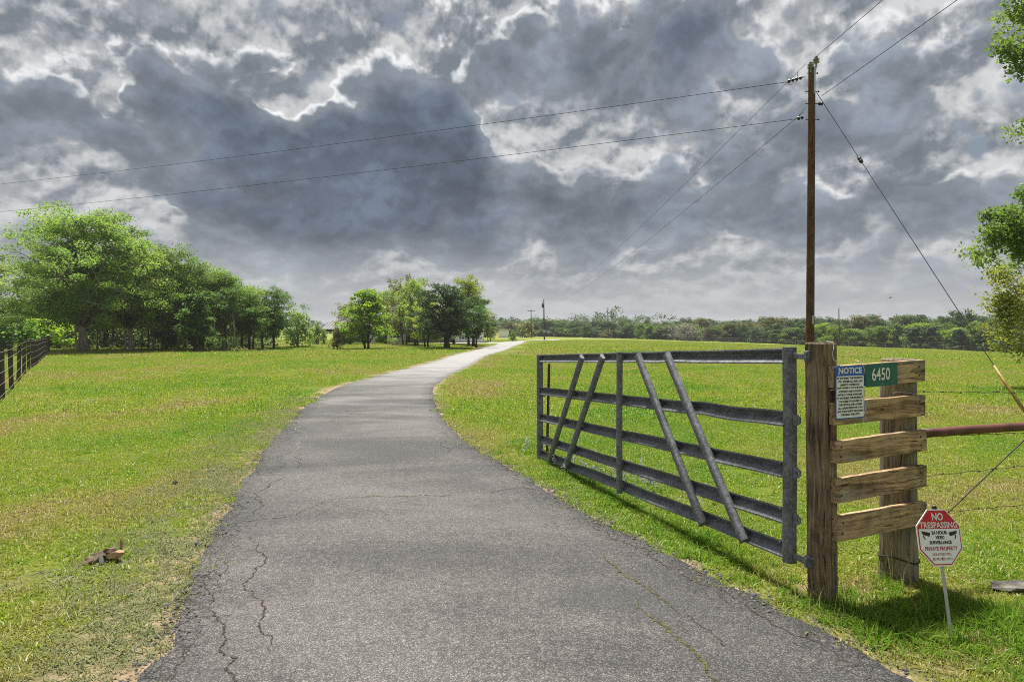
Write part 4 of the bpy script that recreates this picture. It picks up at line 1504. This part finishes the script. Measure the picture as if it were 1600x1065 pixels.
x, y = gp(168, 878)
t = thing('broken_stone', (x, y, H(x, y)), 'broken brown stone with pale chips lying in the left lawn', 'stone')
mb = MB()
for (a, b, c, s_, q) in ((-.085, -.05, .020, .055, 4), (-.045, -.01, .035, .065, 5), (.0, .045, .045, .062, 6), (-.03, .06, .03, .05, 7)):
    rock(mb, (x + a, y + b, c), (s_, s_, s_ * .8), q, rough=1.3)
mb.build('stone_body', M['brown'], t)
mb = MB(); rock(mb, (x + .055, y + .0, .055), (.060, .050, .034), 9, rough=.6); mb.build('tan_slab', M['tan'], t)
mb = MB(); rock(mb, (x + .0, y - .075, .035), (.022, .014, .044), 12, sub=1); mb.build('white_chip', M['paleplas'], t)
mb = MB(); rock(mb, (x + .03, y + .12, .085), (.014, .014, .060), 14, sub=1); mb.build('upright_splinter', M['tan'], t)
x, y = gp(1590, 925)
mb = MB(); rock(mb, (x, y + .03, .03), (.165, .11, .036), 21, rough=1.0); rk = mb.build('flat_stone', M['rock']); tag(rk, 'flat grey stone on bare soil at the right edge of the picture', 'stone')
x, y = gp(274, 757)
mb = MB(); rock(mb, (x, y, .02), (.03, .03, .03), 23, sub=1); tag(mb.build('dark_stone', M['dark']), 'tiny dark stone in the bright green lawn', 'stone')

# ------------------------------------------------------------------ trees
def leaves(centres, sig, per, size, rng, flat=.55, upbias=.6, thin=.62):
    """leaf-sized rhombs spread through clumps"""
    c = np.repeat(np.asarray(centres, float), per, 0)
    s = np.repeat(np.asarray(sig, float), per)
    n = len(c)
    d = rng.normal(0, 1, (n, 3))
    rr = np.abs(rng.normal(0, .25, n)) + rng.random(n) ** .5 * .95
    d = d / np.linalg.norm(d, axis=1, keepdims=True) * rr[:, None]
    d[:, 2] *= flat
    p = c + d * s[:, None]
    nr = rng.normal(0, 1, (n, 3)); nr[:, 2] += upbias * np.sign(nr[:, 2])
    nr /= np.linalg.norm(nr, axis=1, keepdims=True)
    a = np.cross(nr, rng.normal(0, 1, (n, 3))); a /= np.linalg.norm(a, axis=1, keepdims=True)
    b = np.cross(nr, a)
    ls = size * np.exp(rng.normal(0, .3, n))[:, None]
    V = np.stack([p - a * ls * .5, p + b * ls * .5 * thin + a * ls * .05, p + a * ls * .5, p - b * ls * .5 * thin], 1).reshape(-1, 3)
    faces = np.arange(n * 4).reshape(-1, 4)
    ctint = rng.random(len(centres))
    tint = np.repeat(np.clip(.55 * np.repeat(ctint, per) + .45 * rng.random(n), 0, 1), 4)
    return V, faces, tint

class TreeKit:
    """trunk and crown meshes of one kind of tree, h metres tall, standing on the origin"""
    def __init__(self, seed, h, cr, cb, tr, limbs, subs, per, leaf, clump, shape='round', flat=.55, stems=1, trunk_to=.75, inner=.3, droop=0.0):
        rng = np.random.default_rng(seed)
        mb = MB()
        cen, sig = [], []
        cz, hz = (cb + h) / 2, (h - cb) / 2
        heads = []
        for s in range(stems):
            off = Vector((0, 0, 0)) if stems == 1 else Vector((math.cos(s * 2.4 + seed), math.sin(s * 2.4 + seed), 0)) * tr * 1.6
            lean = Vector((rng.normal(0, .03), rng.normal(0, .03), 0)) * h if stems == 1 else off * (h * .12 / max(off.length, .01))
            pts, rad = [], []
            for k in range(8):
                f = k / 7
                pts.append(off + lean * f ** 1.3 + Vector((math.sin(f * 5 + seed) * .012 * h, math.cos(f * 4 + seed) * .012 * h, -.1 + (trunk_to * h + .1) * f)))
                rad.append(tr * (1.35 if k == 0 else 1) * (1 - .72 * f) / (1 if stems == 1 else 1.35))
            mb.tube(pts, rad, 9)
            heads.append(pts)
        for i in range(limbs):
            ga = i * 2.39996 + rng.uniform(-.3, .3)
            v = (i + .5) / limbs                              # from low to high
            zz = cb + (h - cb) * (.08 + .88 * v)
            if shape == 'cone':
                env = cr * (1 - ((zz - cb) / (h - cb)) ** 1.15) * (.55 + .45 * min(1, (zz - cb) / (.18 * (h - cb)))) + .12 * cr
            elif shape == 'dome':
                env = cr * math.sqrt(max(.03, 1 - max(0, (zz - cb) / (h - cb)) ** 2.2))
            else:
                env = cr * math.sqrt(max(.04, 1 - ((zz - cz) / hz) ** 2))
            env *= rng.uniform(.72, 1.08)
            tip = Vector((math.cos(ga) * env * .86, math.sin(ga) * env * .86, zz))
            hp = heads[i % stems]
            zs = max(cb * .75, zz - env * (.55 - droop) - .05 * h)
            f = min(1.0, max(.12, zs / (trunk_to * h)))
            q = f * 7
            k = min(6, int(q))
            root = hp[k].lerp(hp[k + 1], q - k)
            mid = root.lerp(tip, .5) + Vector((rng.normal(0, .05) * env, rng.normal(0, .05) * env, .10 * env * (1 if droop < .3 else -.3)))
            r0 = tr * (.42 - .25 * v)
            bp = [root, root.lerp(mid, .5) + Vector((0, 0, .03 * env)), mid, mid.lerp(tip, .55), tip]
            mb.tube(bp, [r0, r0 * .8, r0 * .55, r0 * .34, r0 * .14], 6)
            for j in range(subs):
                u = inner + (1 - inner) * (j + rng.random()) / subs
                kk = min(3, int(u * 4))
                bpnt = bp[kk].lerp(bp[kk + 1], u * 4 - kk)
                o = Vector((rng.normal(0, 1), rng.normal(0, 1), rng.normal(0, .55))) * (env * .22 + clump * .5)
                cpt = bpnt + o
                cpt.z = min(max(cpt.z, cb * .8), h * 1.0 - clump * .25)
                if rng.random() < .8:
                    mb.tube([bpnt, bpnt.lerp(cpt, .5) + Vector((0, 0, .03 * env)), cpt], [r0 * .22, r0 * .16, r0 * .07], 4, caps=False)
                cen.append(cpt); sig.append(clump * rng.uniform(.65, 1.3))
        self.top = h
        self.cr = cr
        self.trunk = mb
        self.L = leaves(cen, sig, per, leaf, rng, flat)
        self.tm = {}
        self.cm = {}
    def meshes(self, bark, leafmat):
        if bark not in self.tm:
            self.tm[bark] = self.trunk.mesh('trunk', M[bark], True)
        if leafmat not in self.cm:
            self.cm[leafmat] = np_mesh('crown', *self.L[:2], 4, M[leafmat], self.L[2])
        return self.tm[bark], self.cm[leafmat]

def plant(kit, px, d, top_y, w_px, leafmat, label, group, bark='bark', name='tree', rz=None, sink=0.0, cat='tree', z0=None):
    x = (px - 800) * d / F
    z = H(x, d) if z0 is None else z0
    h = EYE - (top_y - HZ) * d / F - z
    w = w_px * d / F / 2
    t = thing(name, (x, d, z - sink), label, cat, group)
    t.rotation_euler = (0, 0, (px * 1.7 + d) % 6.28 if rz is None else rz)
    t.scale = (w / kit.cr, w / kit.cr, h / kit.top)
    tm, cm = kit.meshes(bark, leafmat)
    obj('trunk', tm, t, (0, 0, 0))
    obj('crown', cm, t, (0, 0, 0))
    return t

K_big = TreeKit(2, 12.3, 6.4, 2.7, .36, 46, 9, 190, .155, .80, 'dome', .50, inner=.28)
K_br = [TreeKit(10 + k, 10, 4.2, 2.4, .24, 26, 7, 140, .17, .74, 'dome' if k else 'round', .6) for k in range(3)]
K_slim = [TreeKit(20 + k, 9, 2.0, 4.4, .17, 9, 4, 60, .24, .6) for k in range(2)]
K_lime = TreeKit(31, 6.2, 2.3, .75, .13, 26, 6, 75, .17, .42, 'cone', .55, stems=2)
K_up = [TreeKit(40 + k, 8.8, 2.4, 1.6, .16, 24, 6, 90, .16, .46, 'round', 1.0, stems=2, droop=-.25) for k in range(2)]
K_dark = TreeKit(50, 6.8, 4.0, 1.45, .32, 30, 8, 105, .17, .52, 'dome', .5)
K_rnd = [TreeKit(60 + k, 9, 4.6, .5, .2, 22, 5, 105, .36, 1.05, 'dome', .7) for k in range(4)]
K_bush = [TreeKit(70 + k, 4, 2.4, .15, .10, 12, 4, 60, .26, .62, 'dome', .75, stems=2) for k in range(2)]
K_cone = TreeKit(80, 8, 2.6, .4, .16, 22, 4, 60, .34, .6, 'cone', .6)
K_bare = TreeKit(90, 8, 4.5, 1.5, .2, 24, 7, 20, .22, .8, 'round', .8, stems=2)

def nth(i):
    i += 1
    return str(i) + ('th' if 10 <= i % 100 <= 20 else {1: 'st', 2: 'nd', 3: 'rd'}.get(i % 10, 'th'))

COLN = {'oak': 'green', 'oak2': 'fresh green', 'lime': 'lime green', 'ygreen': 'yellow green', 'dull': 'olive', 'deep': 'dark green', 'wfresh': 'light green', 'woak': 'green', 'wlime': 'lime green', 'wdeep': 'dark green', 'wolive': 'olive'}
WOOD = 'trees of the left-hand wood'
big = plant(K_big, 128, 57, 321, 244, 'oak', 'largest spreading green oak at the near end of the wood on the left', WOOD, rz=.6)
plant(K_br[0], -70, 70, 395, 190, 'oak2', 'pale green tree behind the post and wire fence at the left picture edge', WOOD)
plant(K_br[1], 206, 60, 362, 128, 'oak2', 'spring green tree with twin pale trunks beside the largest oak', WOOD, bark='bark')
plant(K_br[2], 256, 64, 384, 125, 'oak', 'green tree third along the wood, right of the twin-trunk tree', WOOD)
plant(K_br[0], 306, 66, 404, 118, 'oak', 'green tree in the middle of the wood behind the dark green cedar', WOOD)
plant(K_br[1], 350, 67, 424, 100, 'oak', 'green tree right of the dark green cedar in the wood', WOOD)
plant(K_br[2], 388, 68, 446, 78, 'oak', 'rounded green tree near the right end of the wood', WOOD, bark='barkd')
plant(K_br[0], 427, 71, 447, 66, 'deep', 'dark green tree standing alone just right of the wood', WOOD, bark='barkd', rz=2.2)
plant(K_bush[0], 466, 76, 486, 58, 'oak', 'small spreading green tree right of the wood', WOOD, bark='barkd')
plant(K_bush[1], 495, 92, 508, 34, 'oak', 'low green bush left of the metal roofed carport', WOOD)
plant(K_cone, 305, 60, 452, 62, 'deep', 'dark green cedar standing before the wood', WOOD, bark='barkd')
plant(K_cone, 262, 63, 470, 50, 'deep', 'slim dark cedar at the edge of the wood left of the taller cedar', WOOD, bark='barkd')
plant(K_br[1], 30, 74, 470, 120, 'oak2', 'low pale green tree seen beyond the post and wire fence', WOOD)
plant(K_bush[0], 8, 62, 492, 90, 'deep', 'dark green bush behind the first fence posts', WOOD)
plant(K_bush[1], 70, 66, 498, 90, 'lime', 'bright yellow green bush under the largest oak', WOOD)
DEEP = ((165, 76, 395, 130), (225, 78, 402, 120), (282, 80, 416, 110), (330, 80, 432, 100), (372, 80, 452, 80), (95, 80, 400, 130), (405, 82, 470, 60))
for k, (px, d, ty, w) in enumerate(DEEP):
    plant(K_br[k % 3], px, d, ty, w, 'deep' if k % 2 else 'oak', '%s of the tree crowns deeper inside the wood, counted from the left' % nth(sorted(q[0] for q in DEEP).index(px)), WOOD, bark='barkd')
slim_px = [(118, 63), (152, 62), (176, 68), (196, 59.5), (232, 66), (240, 62), (268, 68), (278, 63), (288, 70), (318, 66), (334, 63), (352, 69), (366, 64), (378, 70), (396, 66), (60, 68), (90, 72), (410, 69)]
for k, (px, d) in enumerate(slim_px):
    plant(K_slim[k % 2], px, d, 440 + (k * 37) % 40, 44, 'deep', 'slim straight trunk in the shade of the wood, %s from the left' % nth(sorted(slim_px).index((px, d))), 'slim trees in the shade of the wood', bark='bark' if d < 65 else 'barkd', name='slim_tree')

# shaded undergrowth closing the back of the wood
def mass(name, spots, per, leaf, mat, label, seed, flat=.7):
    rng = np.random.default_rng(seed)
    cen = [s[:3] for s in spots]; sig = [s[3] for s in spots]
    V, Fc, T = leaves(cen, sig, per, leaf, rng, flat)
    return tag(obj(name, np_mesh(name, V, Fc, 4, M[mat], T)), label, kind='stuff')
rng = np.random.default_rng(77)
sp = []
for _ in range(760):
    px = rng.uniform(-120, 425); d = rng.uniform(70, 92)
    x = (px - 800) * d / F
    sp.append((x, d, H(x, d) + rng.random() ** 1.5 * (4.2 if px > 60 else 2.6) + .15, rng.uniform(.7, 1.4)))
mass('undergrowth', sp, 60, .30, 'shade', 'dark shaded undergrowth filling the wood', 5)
sp = []
for _ in range(60):
    px = rng.uniform(60, 420); d = rng.uniform(58.5, 64)
    x = (px - 800) * d / F
    sp.append((x, d, H(x, d) + .12, rng.uniform(.25, .5)))
mass('weeds', sp, 30, .14, 'dull', 'low weeds along the foot of the wood', 6)

# ------------------------------------------------------------------ the yard: trees round the house
YARD = 'trees round the house'
plant(K_lime, 574, 70, 449, 84, 'lime', 'bright lime green pyramidal tree, foremost at the left of the house', YARD, bark='barkd')
plant(K_bush[1], 527, 68.5, 511, 26, 'dull', 'small narrow dull shrub on a thick stem left of the lime green tree', YARD, bark='barkd', cat='shrub')
plant(K_up[0], 546, 86, 470, 50, 'dull', 'thin greyish tree behind the lime green tree', YARD, bark='barkd')
plant(K_br[0], 602, 92, 449, 70, 'oak2', 'spreading fresh green tree behind the lime green tree', YARD, bark='barkd')
plant(K_up[1], 632, 88, 429, 52, 'dull', 'tallest sparse olive tree in the middle of the yard', YARD, bark='barkd')
plant(K_up[0], 652, 84, 432, 60, 'oak2', 'fresh green tree left of the big dark tree', YARD, bark='barkd')
plant(K_up[1], 668, 76, 468, 54, 'ygreen', 'lower yellow green tree close against the big dark tree', YARD, bark='barkd')
plant(K_dark, 699, 70, 443, 118, 'cedar', 'big dark spreading tree with a thick trunk beside the drive', YARD, bark='barkd')
plant(K_br[1], 733, 86, 430, 66, 'ygreen', 'tall yellow green tree rising behind the big dark tree', YARD, bark='barkd')
plant(K_dark, 740, 80, 462, 62, 'deep', 'dark green tree on the right of the big dark tree', YARD, bark='barkd', rz=1.0)
plant(K_br[2], 710, 95, 452, 70, 'deep', 'dark green tree behind the big dark tree', YARD, bark='barkd')
plant(K_slim[0], 744, 74, 478, 40, 'deep', 'young thin tree at the right of the yard lawn', YARD, bark='barkd')
plant(K_up[0], 765, 117, 489, 30, 'dull', 'small olive tree beside the small white shed', YARD, bark='barkd')
plant(K_bush[0], 802, 126, 518, 13, 'deep', 'small round dark shrub at the bend of the drive', YARD, bark='barkd', cat='shrub')
plant(K_br[2], 640, 100, 470, 90, 'deep', 'shaded green tree close against the house', YARD, bark='barkd')
plant(K_bush[1], 822, 215, 502, 40, 'dull', 'dull brownish tree right behind the small white shed', YARD, bark='barkd')

# ------------------------------------------------------------------ house, carport and shed
def build_house():
    x0, x1, y0, y1, hw = -27.0, -4.6, 103.5, 112.0, 2.6
    z = H(-15, 105) - .15
    t = thing('farm_house', ((x0 + x1) / 2, y0, z), 'long low white house half hidden behind the yard trees', 'house')
    mb = MB(); mb.box((-21.5, (y0 + y1) / 2, z + hw / 2), (5.5, 0, 0), (0, 4.2, 0), (0, 0, hw / 2)); mb.build('wall', M['siding'], t)
    mb = MB(); mb.box((-12.5, (y0 + y1) / 2 + .6, z + hw / 2), (3.5, 0, 0), (0, 3.9, 0), (0, 0, hw / 2)); mb.build('brick_wall', M['beige'], t)
    mb = MB(); mb.box((-6.8, (y0 + y1) / 2 - .3, z + hw / 2), (2.2, 0, 0), (0, 4.2, 0), (0, 0, hw / 2)); mb.build('garage_wall', M['siding'], t)
    mb = MB()
    ym = (y0 + y1) / 2
    for dz in (0,):
        prof = [(y0 - .7, z + hw - .05), (ym, z + hw + 1.25), (y1 + .7, z + hw - .05), (y1 + .7, z + hw - .2), (ym, z + hw + 1.08), (y0 - .7, z + hw - .2)]
        mb.loft([[(x, a, b) for a, b in prof] for x in (x0 - .6, x1 + .6)])
    mb.build('roof', M['roof'], t)
    for (xa, w, za, zb, ys, nm, mt) in ((-25, .9, 1.0, 2.1, y0 + .05, 'window', 'glass'), (-22.4, .9, 1.0, 2.1, y0 + .05, 'window', 'glass'), (-19.8, .5, .1, 2.15, y0 + .05, 'door', 'dark'),
                                    (-17.6, .8, 1.0, 2.1, y0 + .05, 'window', 'glass'), (-14.2, .8, .9, 2.1, y0 + .95, 'window', 'glass'), (-11.0, .8, .9, 2.1, y0 + .95, 'window', 'glass'), (-6.8, 1.5, .05, 2.15, y0 - .25, 'garage_door', 'siding')):
        mb = MB(); mb.box((xa, ys - .03, z + (za + zb) / 2), (w, 0, 0), (0, .03, 0), (0, 0, (zb - za) / 2)); p = mb.build(nm, M[mt], t)
        if nm == 'window':
            mb = MB()
            for (cx, cz, hx, hz_) in ((-w, 0, .05, (zb - za) / 2 + .05), (w, 0, .05, (zb - za) / 2 + .05), (0, (zb - za) / 2, w, .05), (0, -(zb - za) / 2, w, .05), (0, 0, .025, (zb - za) / 2)):
                mb.box((xa + cx, ys - .07, z + (za + zb) / 2 + cz), (hx, 0, 0), (0, .02, 0), (0, 0, hz_))
            mb.build('frame', M['siding'], p)
        if nm == 'garage_door':
            for k in range(4):
                mb = MB(); mb.box((xa, ys - .075, z + .32 + k * .52), (w - .05, 0, 0), (0, .012, 0), (0, 0, .235)); mb.build('panel', M['siding'], p)
build_house()

def build_carport():
    d = 97.0
    xa, xb = (504 - 800) * d / F, (540 - 800) * d / F
    z = H(xa, d)
    t = thing('carport', (xa, d, z), 'open carport with a pale ribbed metal roof left of the yard trees', 'carport')
    ze, zr = EYE - (514 - HZ) * d / F, EYE - (503 - HZ) * (d + 3.5) / F
    mb = MB()
    mb.loft([[(x, d - .3, ze), (x, d + 3.5, zr), (x, d + 7.3, ze), (x, d + 7.3, ze - .12), (x, d + 3.5, zr - .14), (x, d - .3, ze - .12)] for x in (xa - .2, xb)])
    rf = mb.build('roof', M['metalroof'], t)
    for k in range(9):
        x = xa - .1 + (xb - xa) * k / 8
        mb = MB(); mb.loft([[(x - .03, d - .28, ze + .002), (x + .03, d - .28, ze + .002), (x + .03, d - .28, ze + .05), (x - .03, d - .28, ze + .05)], [(x - .03, d + 3.45, zr + .002), (x + .03, d + 3.45, zr + .002), (x + .03, d + 3.45, zr + .05), (x - .03, d + 3.45, zr + .05)]])
        mb.build('roof_rib', M['metalroof'], rf)
    mb = MB(); mb.box(((xa + xb) / 2, d - .32, ze - .22), ((xb - xa) / 2 + .1, 0, 0), (0, .05, 0), (0, 0, .16)); mb.build('fascia', M['dark'], t)
    for x in (xa + .15, (xa + xb) / 2, xb - .3):
        for y in (d, d + 7):
            mb = MB(); mb.box((x, y, (z + ze) / 2 - .1), (.11, 0, 0), (0, .11, 0), (0, 0, (ze - z) / 2)); mb.build('post', M['dark'], t)
    mb = MB(); mb.box(((xa + xb) / 2 + .6, d + 6.6, (z + ze) / 2), ((xb - xa) / 2 - .9, 0, 0), (0, .06, 0), (0, 0, (ze - z) / 2 - .1)); mb.build('back_wall', M['dark'], t)
build_carport()

def build_shed():
    d = 205.0
    xc = (787 - 800) * d / F
    z = H(xc, d)
    t = thing('garden_shed', (xc, d, z), 'small white shed at the far end of the drive', 'shed')
    mb = MB(); mb.box((xc, d, z + 1.05), (1.55, 0, 0), (0, 1.2, 0), (0, 0, 1.1)); mb.build('wall', M['siding'], t)
    mb = MB(); mb.loft([[(xc - 1.75, y, z + 2.1), (xc - 1.0, y, z + 2.65), (xc + 1.0, y, z + 2.65), (xc + 1.75, y, z + 2.1), (xc + 1.75, y, z + 2.02), (xc - 1.75, y, z + 2.02)] for y in (d - 1.35, d + 1.35)]); mb.build('roof', M['paleplas'], t)
    mb = MB(); mb.box((xc + .3, d - 1.22, z + .95), (.42, 0, 0), (0, .03, 0), (0, 0, .95)); mb.build('door', M['siding'], t)
build_shed()

# ------------------------------------------------------------------ far treeline
def line_d(px):
    return float(np.interp(px, [800, 1000, 1150, 1300, 1450, 1650], [250, 222, 196, 174, 160, 150]))
rng = np.random.default_rng(123)
mats_f = ['wfresh', 'woak', 'wlime', 'wfresh', 'woak', 'wlime', 'wdeep', 'wfresh']
FR = 'trees along the far side of the field'
px = 836.0
k = 0
while px < 1660:
    d = line_d(px) + rng.uniform(-2, 7)
    right = np.clip((px - 1000) / 500, 0, 1)
    topy = 512 + rng.uniform(-8, 5) - 1 * right
    w = (30 + 22 * right) * rng.uniform(.8, 1.3)
    mt = mats_f[rng.integers(0, len(mats_f))] if px > 1230 else ['woak', 'wdeep', 'wfresh', 'wdeep', 'woak', 'wolive'][rng.integers(0, 6)]
    plant(K_rnd[k % 4], px, d, topy, w, mt, '%s tree, %s from the left in the front row of the far treeline' % (COLN[mt], nth(k)), FR, bark='barkd', name='treeline_tree')
    px += w * rng.uniform(.45, .7); k += 1
CED = ((1428, 509, 38), (1455, 508, 34), (1212, 513, 26), (1180, 512, 20), (1500, 512, 34), (1535, 512, 30), (960, 516, 14))
for (q, ty, w) in CED:
    plant(K_cone, q, line_d(q) - 3, ty, w, 'cedar', 'dark pointed cedar in front of the far treeline, %s from the left' % nth(sorted(c[0] for c in CED).index(q)), 'dark cedars of the far treeline', bark='barkd', name='treeline_cedar')
plant(K_bare, 1068, line_d(1068) - 2, 504, 52, 'grey', 'grey almost leafless tree in the far treeline', None, bark='bark', name='bare_tree')
px = 800.0
k = 0
while px < 1670:
    d = line_d(px) + rng.uniform(18, 40)
    right = np.clip((px - 1000) / 500, 0, 1)
    topy = 504 - 9 * right + rng.uniform(-7, 6) - (5 if 1480 < px < 1580 else 0) - (5 if 1235 < px < 1275 else 0)
    w = (42 + 26 * right) * rng.uniform(.8, 1.3)
    mt = ['wdeep', 'woak', 'wdeep', 'wolive', 'wdeep', 'woak'][rng.integers(0, 6)]
    plant(K_rnd[k % 4], px, d, topy, w, mt, 'taller %s tree, %s from the left in the back row of the far treeline' % (COLN[mt], nth(k)), FR + ', back row', bark='barkd', name='treeline_tree')
    px += w * rng.uniform(.45, .65); k += 1
px = 790.0
k = 0
while px < 1690:
    d = line_d(px) + rng.uniform(48, 95)
    right = np.clip((px - 1000) / 500, 0, 1)
    topy = 501 - 7 * right + rng.uniform(-4, 3)
    w = 46 * rng.uniform(.75, 1.3)
    plant(K_rnd[k % 4], px, d, topy, w, 'wdeep', 'dark treetop showing above the back row of the far treeline, %s from the left' % nth(k), FR + ', treetops behind', bark='barkd', name='treeline_tree')
    px += w * rng.uniform(.5, .75); k += 1
# brush closing the foot of the treeline, and the wooded land beyond
sp = []
for _ in range(420):
    px = rng.uniform(800, 1690); d = line_d(px) + rng.uniform(1, 26)
    x = (px - 800) * d / F
    sp.append((x, d, H(x, d) + rng.uniform(.2, 2.2), rng.uniform(.9, 1.9)))
mass('brush_foliage', sp, 60, .40, 'wdeep', 'dark brush at the foot of the far treeline', 8)
sp = []
for _ in range(1500):
    px = rng.uniform(-300, 1900); d = rng.uniform(300, 900)
    x = (px - 800) * d / F
    sp.append((x, d, H(x, d) + rng.uniform(2.0, 9.0 + 3 * math.sin(px * .021)) + (1.0 if px > 700 else -1.5), rng.uniform(2.2, 4.2)))
mass('distant_woods', sp, 80, .95, 'wdeep', 'distant wooded ridge along the horizon', 9, .6)

# ------------------------------------------------------------------ tree leaning in from the right edge
def side_tree(name, foot, targets, clump, per, leaf, leafmat, label, seed, h_trunk, r0):
    rng = np.random.default_rng(seed)
    t = thing(name, (foot[0], foot[1], H(*foot)), label, 'tree')
    mb = MB()
    b = Vector((foot[0], foot[1], H(*foot)))
    tp = [b + Vector((math.sin(k * .9) * .08, math.cos(k * .7) * .08, -.1 + h_trunk * k / 9)) for k in range(10)]
    mb.tube(tp, [r0 * (1 - .085 * k) for k in range(10)], 10)
    cen, sig = [], []
    for (p, n, spread) in targets:
        p = Vector(p)
        k = min(8, max(2, int((p.z - b.z - .28 * (p - b).xy.length) / h_trunk * 9)))
        root = tp[k]
        bp = [root, root.lerp(p, .35) + Vector((0, 0, .25)), root.lerp(p, .7) + Vector((0, 0, .2)), p]
        mb.tube(bp, [r0 * .36, r0 * .24, r0 * .14, r0 * .05], 6)
        for j in range(n):
            q = p + Vector(rng.normal(0, 1, 3)) * spread
            mb.tube([bp[2].lerp(p, rng.random()), q], [r0 * .06, r0 * .02], 4, caps=False)
            cen.append(q); sig.append(clump * rng.uniform(.6, 1.3))
    mb.build('trunk', M['bark'], t, smooth=True)
    V, Fc, T = leaves(cen, sig, per, leaf, rng, .8, .3)
    obj('crown', np_mesh('crown', V, Fc, 4, M[leafmat], T), t)
A = lambda px, py, d: at(px, py, d)
side_tree('edge_tree', (15.6, 18.2), [(A(1598, 28, 17.5), 5, .30), (A(1588, 62, 17), 3, .22), (A(1592, 104, 17.2), 3, .18), (A(1640, 60, 17.6), 10, .5), (A(1690, 10, 18), 12, .6), (A(1603, 203, 17.5), 1, .1),
          (A(1572, 338, 17), 5, .24), (A(1555, 366, 17), 5, .20), (A(1590, 385, 17.3), 7, .28), (A(1592, 330, 17.6), 5, .25), (A(1640, 380, 18), 12, .5), (A(1620, 300, 18.6), 3, .3), (A(1700, 250, 18.5), 14, .8), (A(1740, 380, 19), 14, .8), (A(1800, 120, 19), 20, 1.0), (A(1850, 300, 19), 16, 1.0), (A(1660, -90, 18), 14, .7)],
          .36, 270, .085, 'oak', 'dark green leafy boughs reaching in from a tree beyond the right picture edge', 4, 8.5, .22)
side_tree('edge_shrub_tree', (17.6, 21.0), [(A(1560, 440, 20), 4, .22), (A(1580, 455, 20), 7, .3), (A(1556, 492, 20.5), 4, .25), (A(1585, 500, 20.3), 9, .35), (A(1600, 470, 20.6), 8, .35), (A(1590, 535, 20.5), 5, .25), (A(1640, 480, 21), 16, .6), (A(1680, 440, 21), 14, .7), (A(1740, 500, 21), 16, .7), (A(1570, 470, 20.2), 4, .22)],
          .34, 120, .085, 'wyellow', 'yellow green leafy tree under the dark boughs at the right picture edge', 6, 3.6, .16)

# a bird far off over the treeline
def build_bird():
    c = at(1391, 465, 70)
    mb = MB()
    mb.lathe(c - Vector((.16, 0, 0)), (1, 0, .05), [(.004, 0), (.03, .05), (.045, .14), (.035, .22), (.025, .27), (.004, .33)], 8)
    for s in (-1, 1):
        mb.add([c + Vector((.06, s * .03, .02)), c + Vector((.08, s * .22, .10)), c + Vector((-.02, s * .42, .06)), c + Vector((-.05, s * .20, .07)), c + Vector((-.06, s * .03, .01)),
                c + Vector((.06, s * .03, .012)), c + Vector((.08, s * .22, .09)), c + Vector((-.02, s * .42, .055)), c + Vector((-.05, s * .20, .06)), c + Vector((-.06, s * .03, .0))],
               [(0, 1, 3, 4), (1, 2, 3), (9, 8, 6, 5), (8, 7, 6), (0, 5, 6, 1), (1, 6, 7, 2), (2, 7, 8, 3), (3, 8, 9, 4)])
    tag(mb.build('bird', M['black']), 'tiny dark bird flying over the far treeline', 'bird')
build_bird()

# ------------------------------------------------------------------ the thin haze of the air
def build_haze():
    mb = MB()
    mb.box((0, 0, 12.0), (4200, 0, 0), (0, 4200, 0), (0, 0, 20.0))
    m = bpy.data.materials.new('thin_haze')
    m.use_nodes = True
    t = m.node_tree
    t.nodes.clear()
    out = t.nodes.new('ShaderNodeOutputMaterial')
    v = t.nodes.new('ShaderNodeVolumePrincipled')
    v.inputs['Color'].default_value = (.90, .93, .97, 1)
    v.inputs['Density'].default_value = 0.00026
    v.inputs['Anisotropy'].default_value = 0.2
    t.links.new(v.outputs[0], out.inputs['Volume'])
    tag(mb.build('haze', m), 'thin pale haze lying over the whole field', kind='stuff')
build_haze()
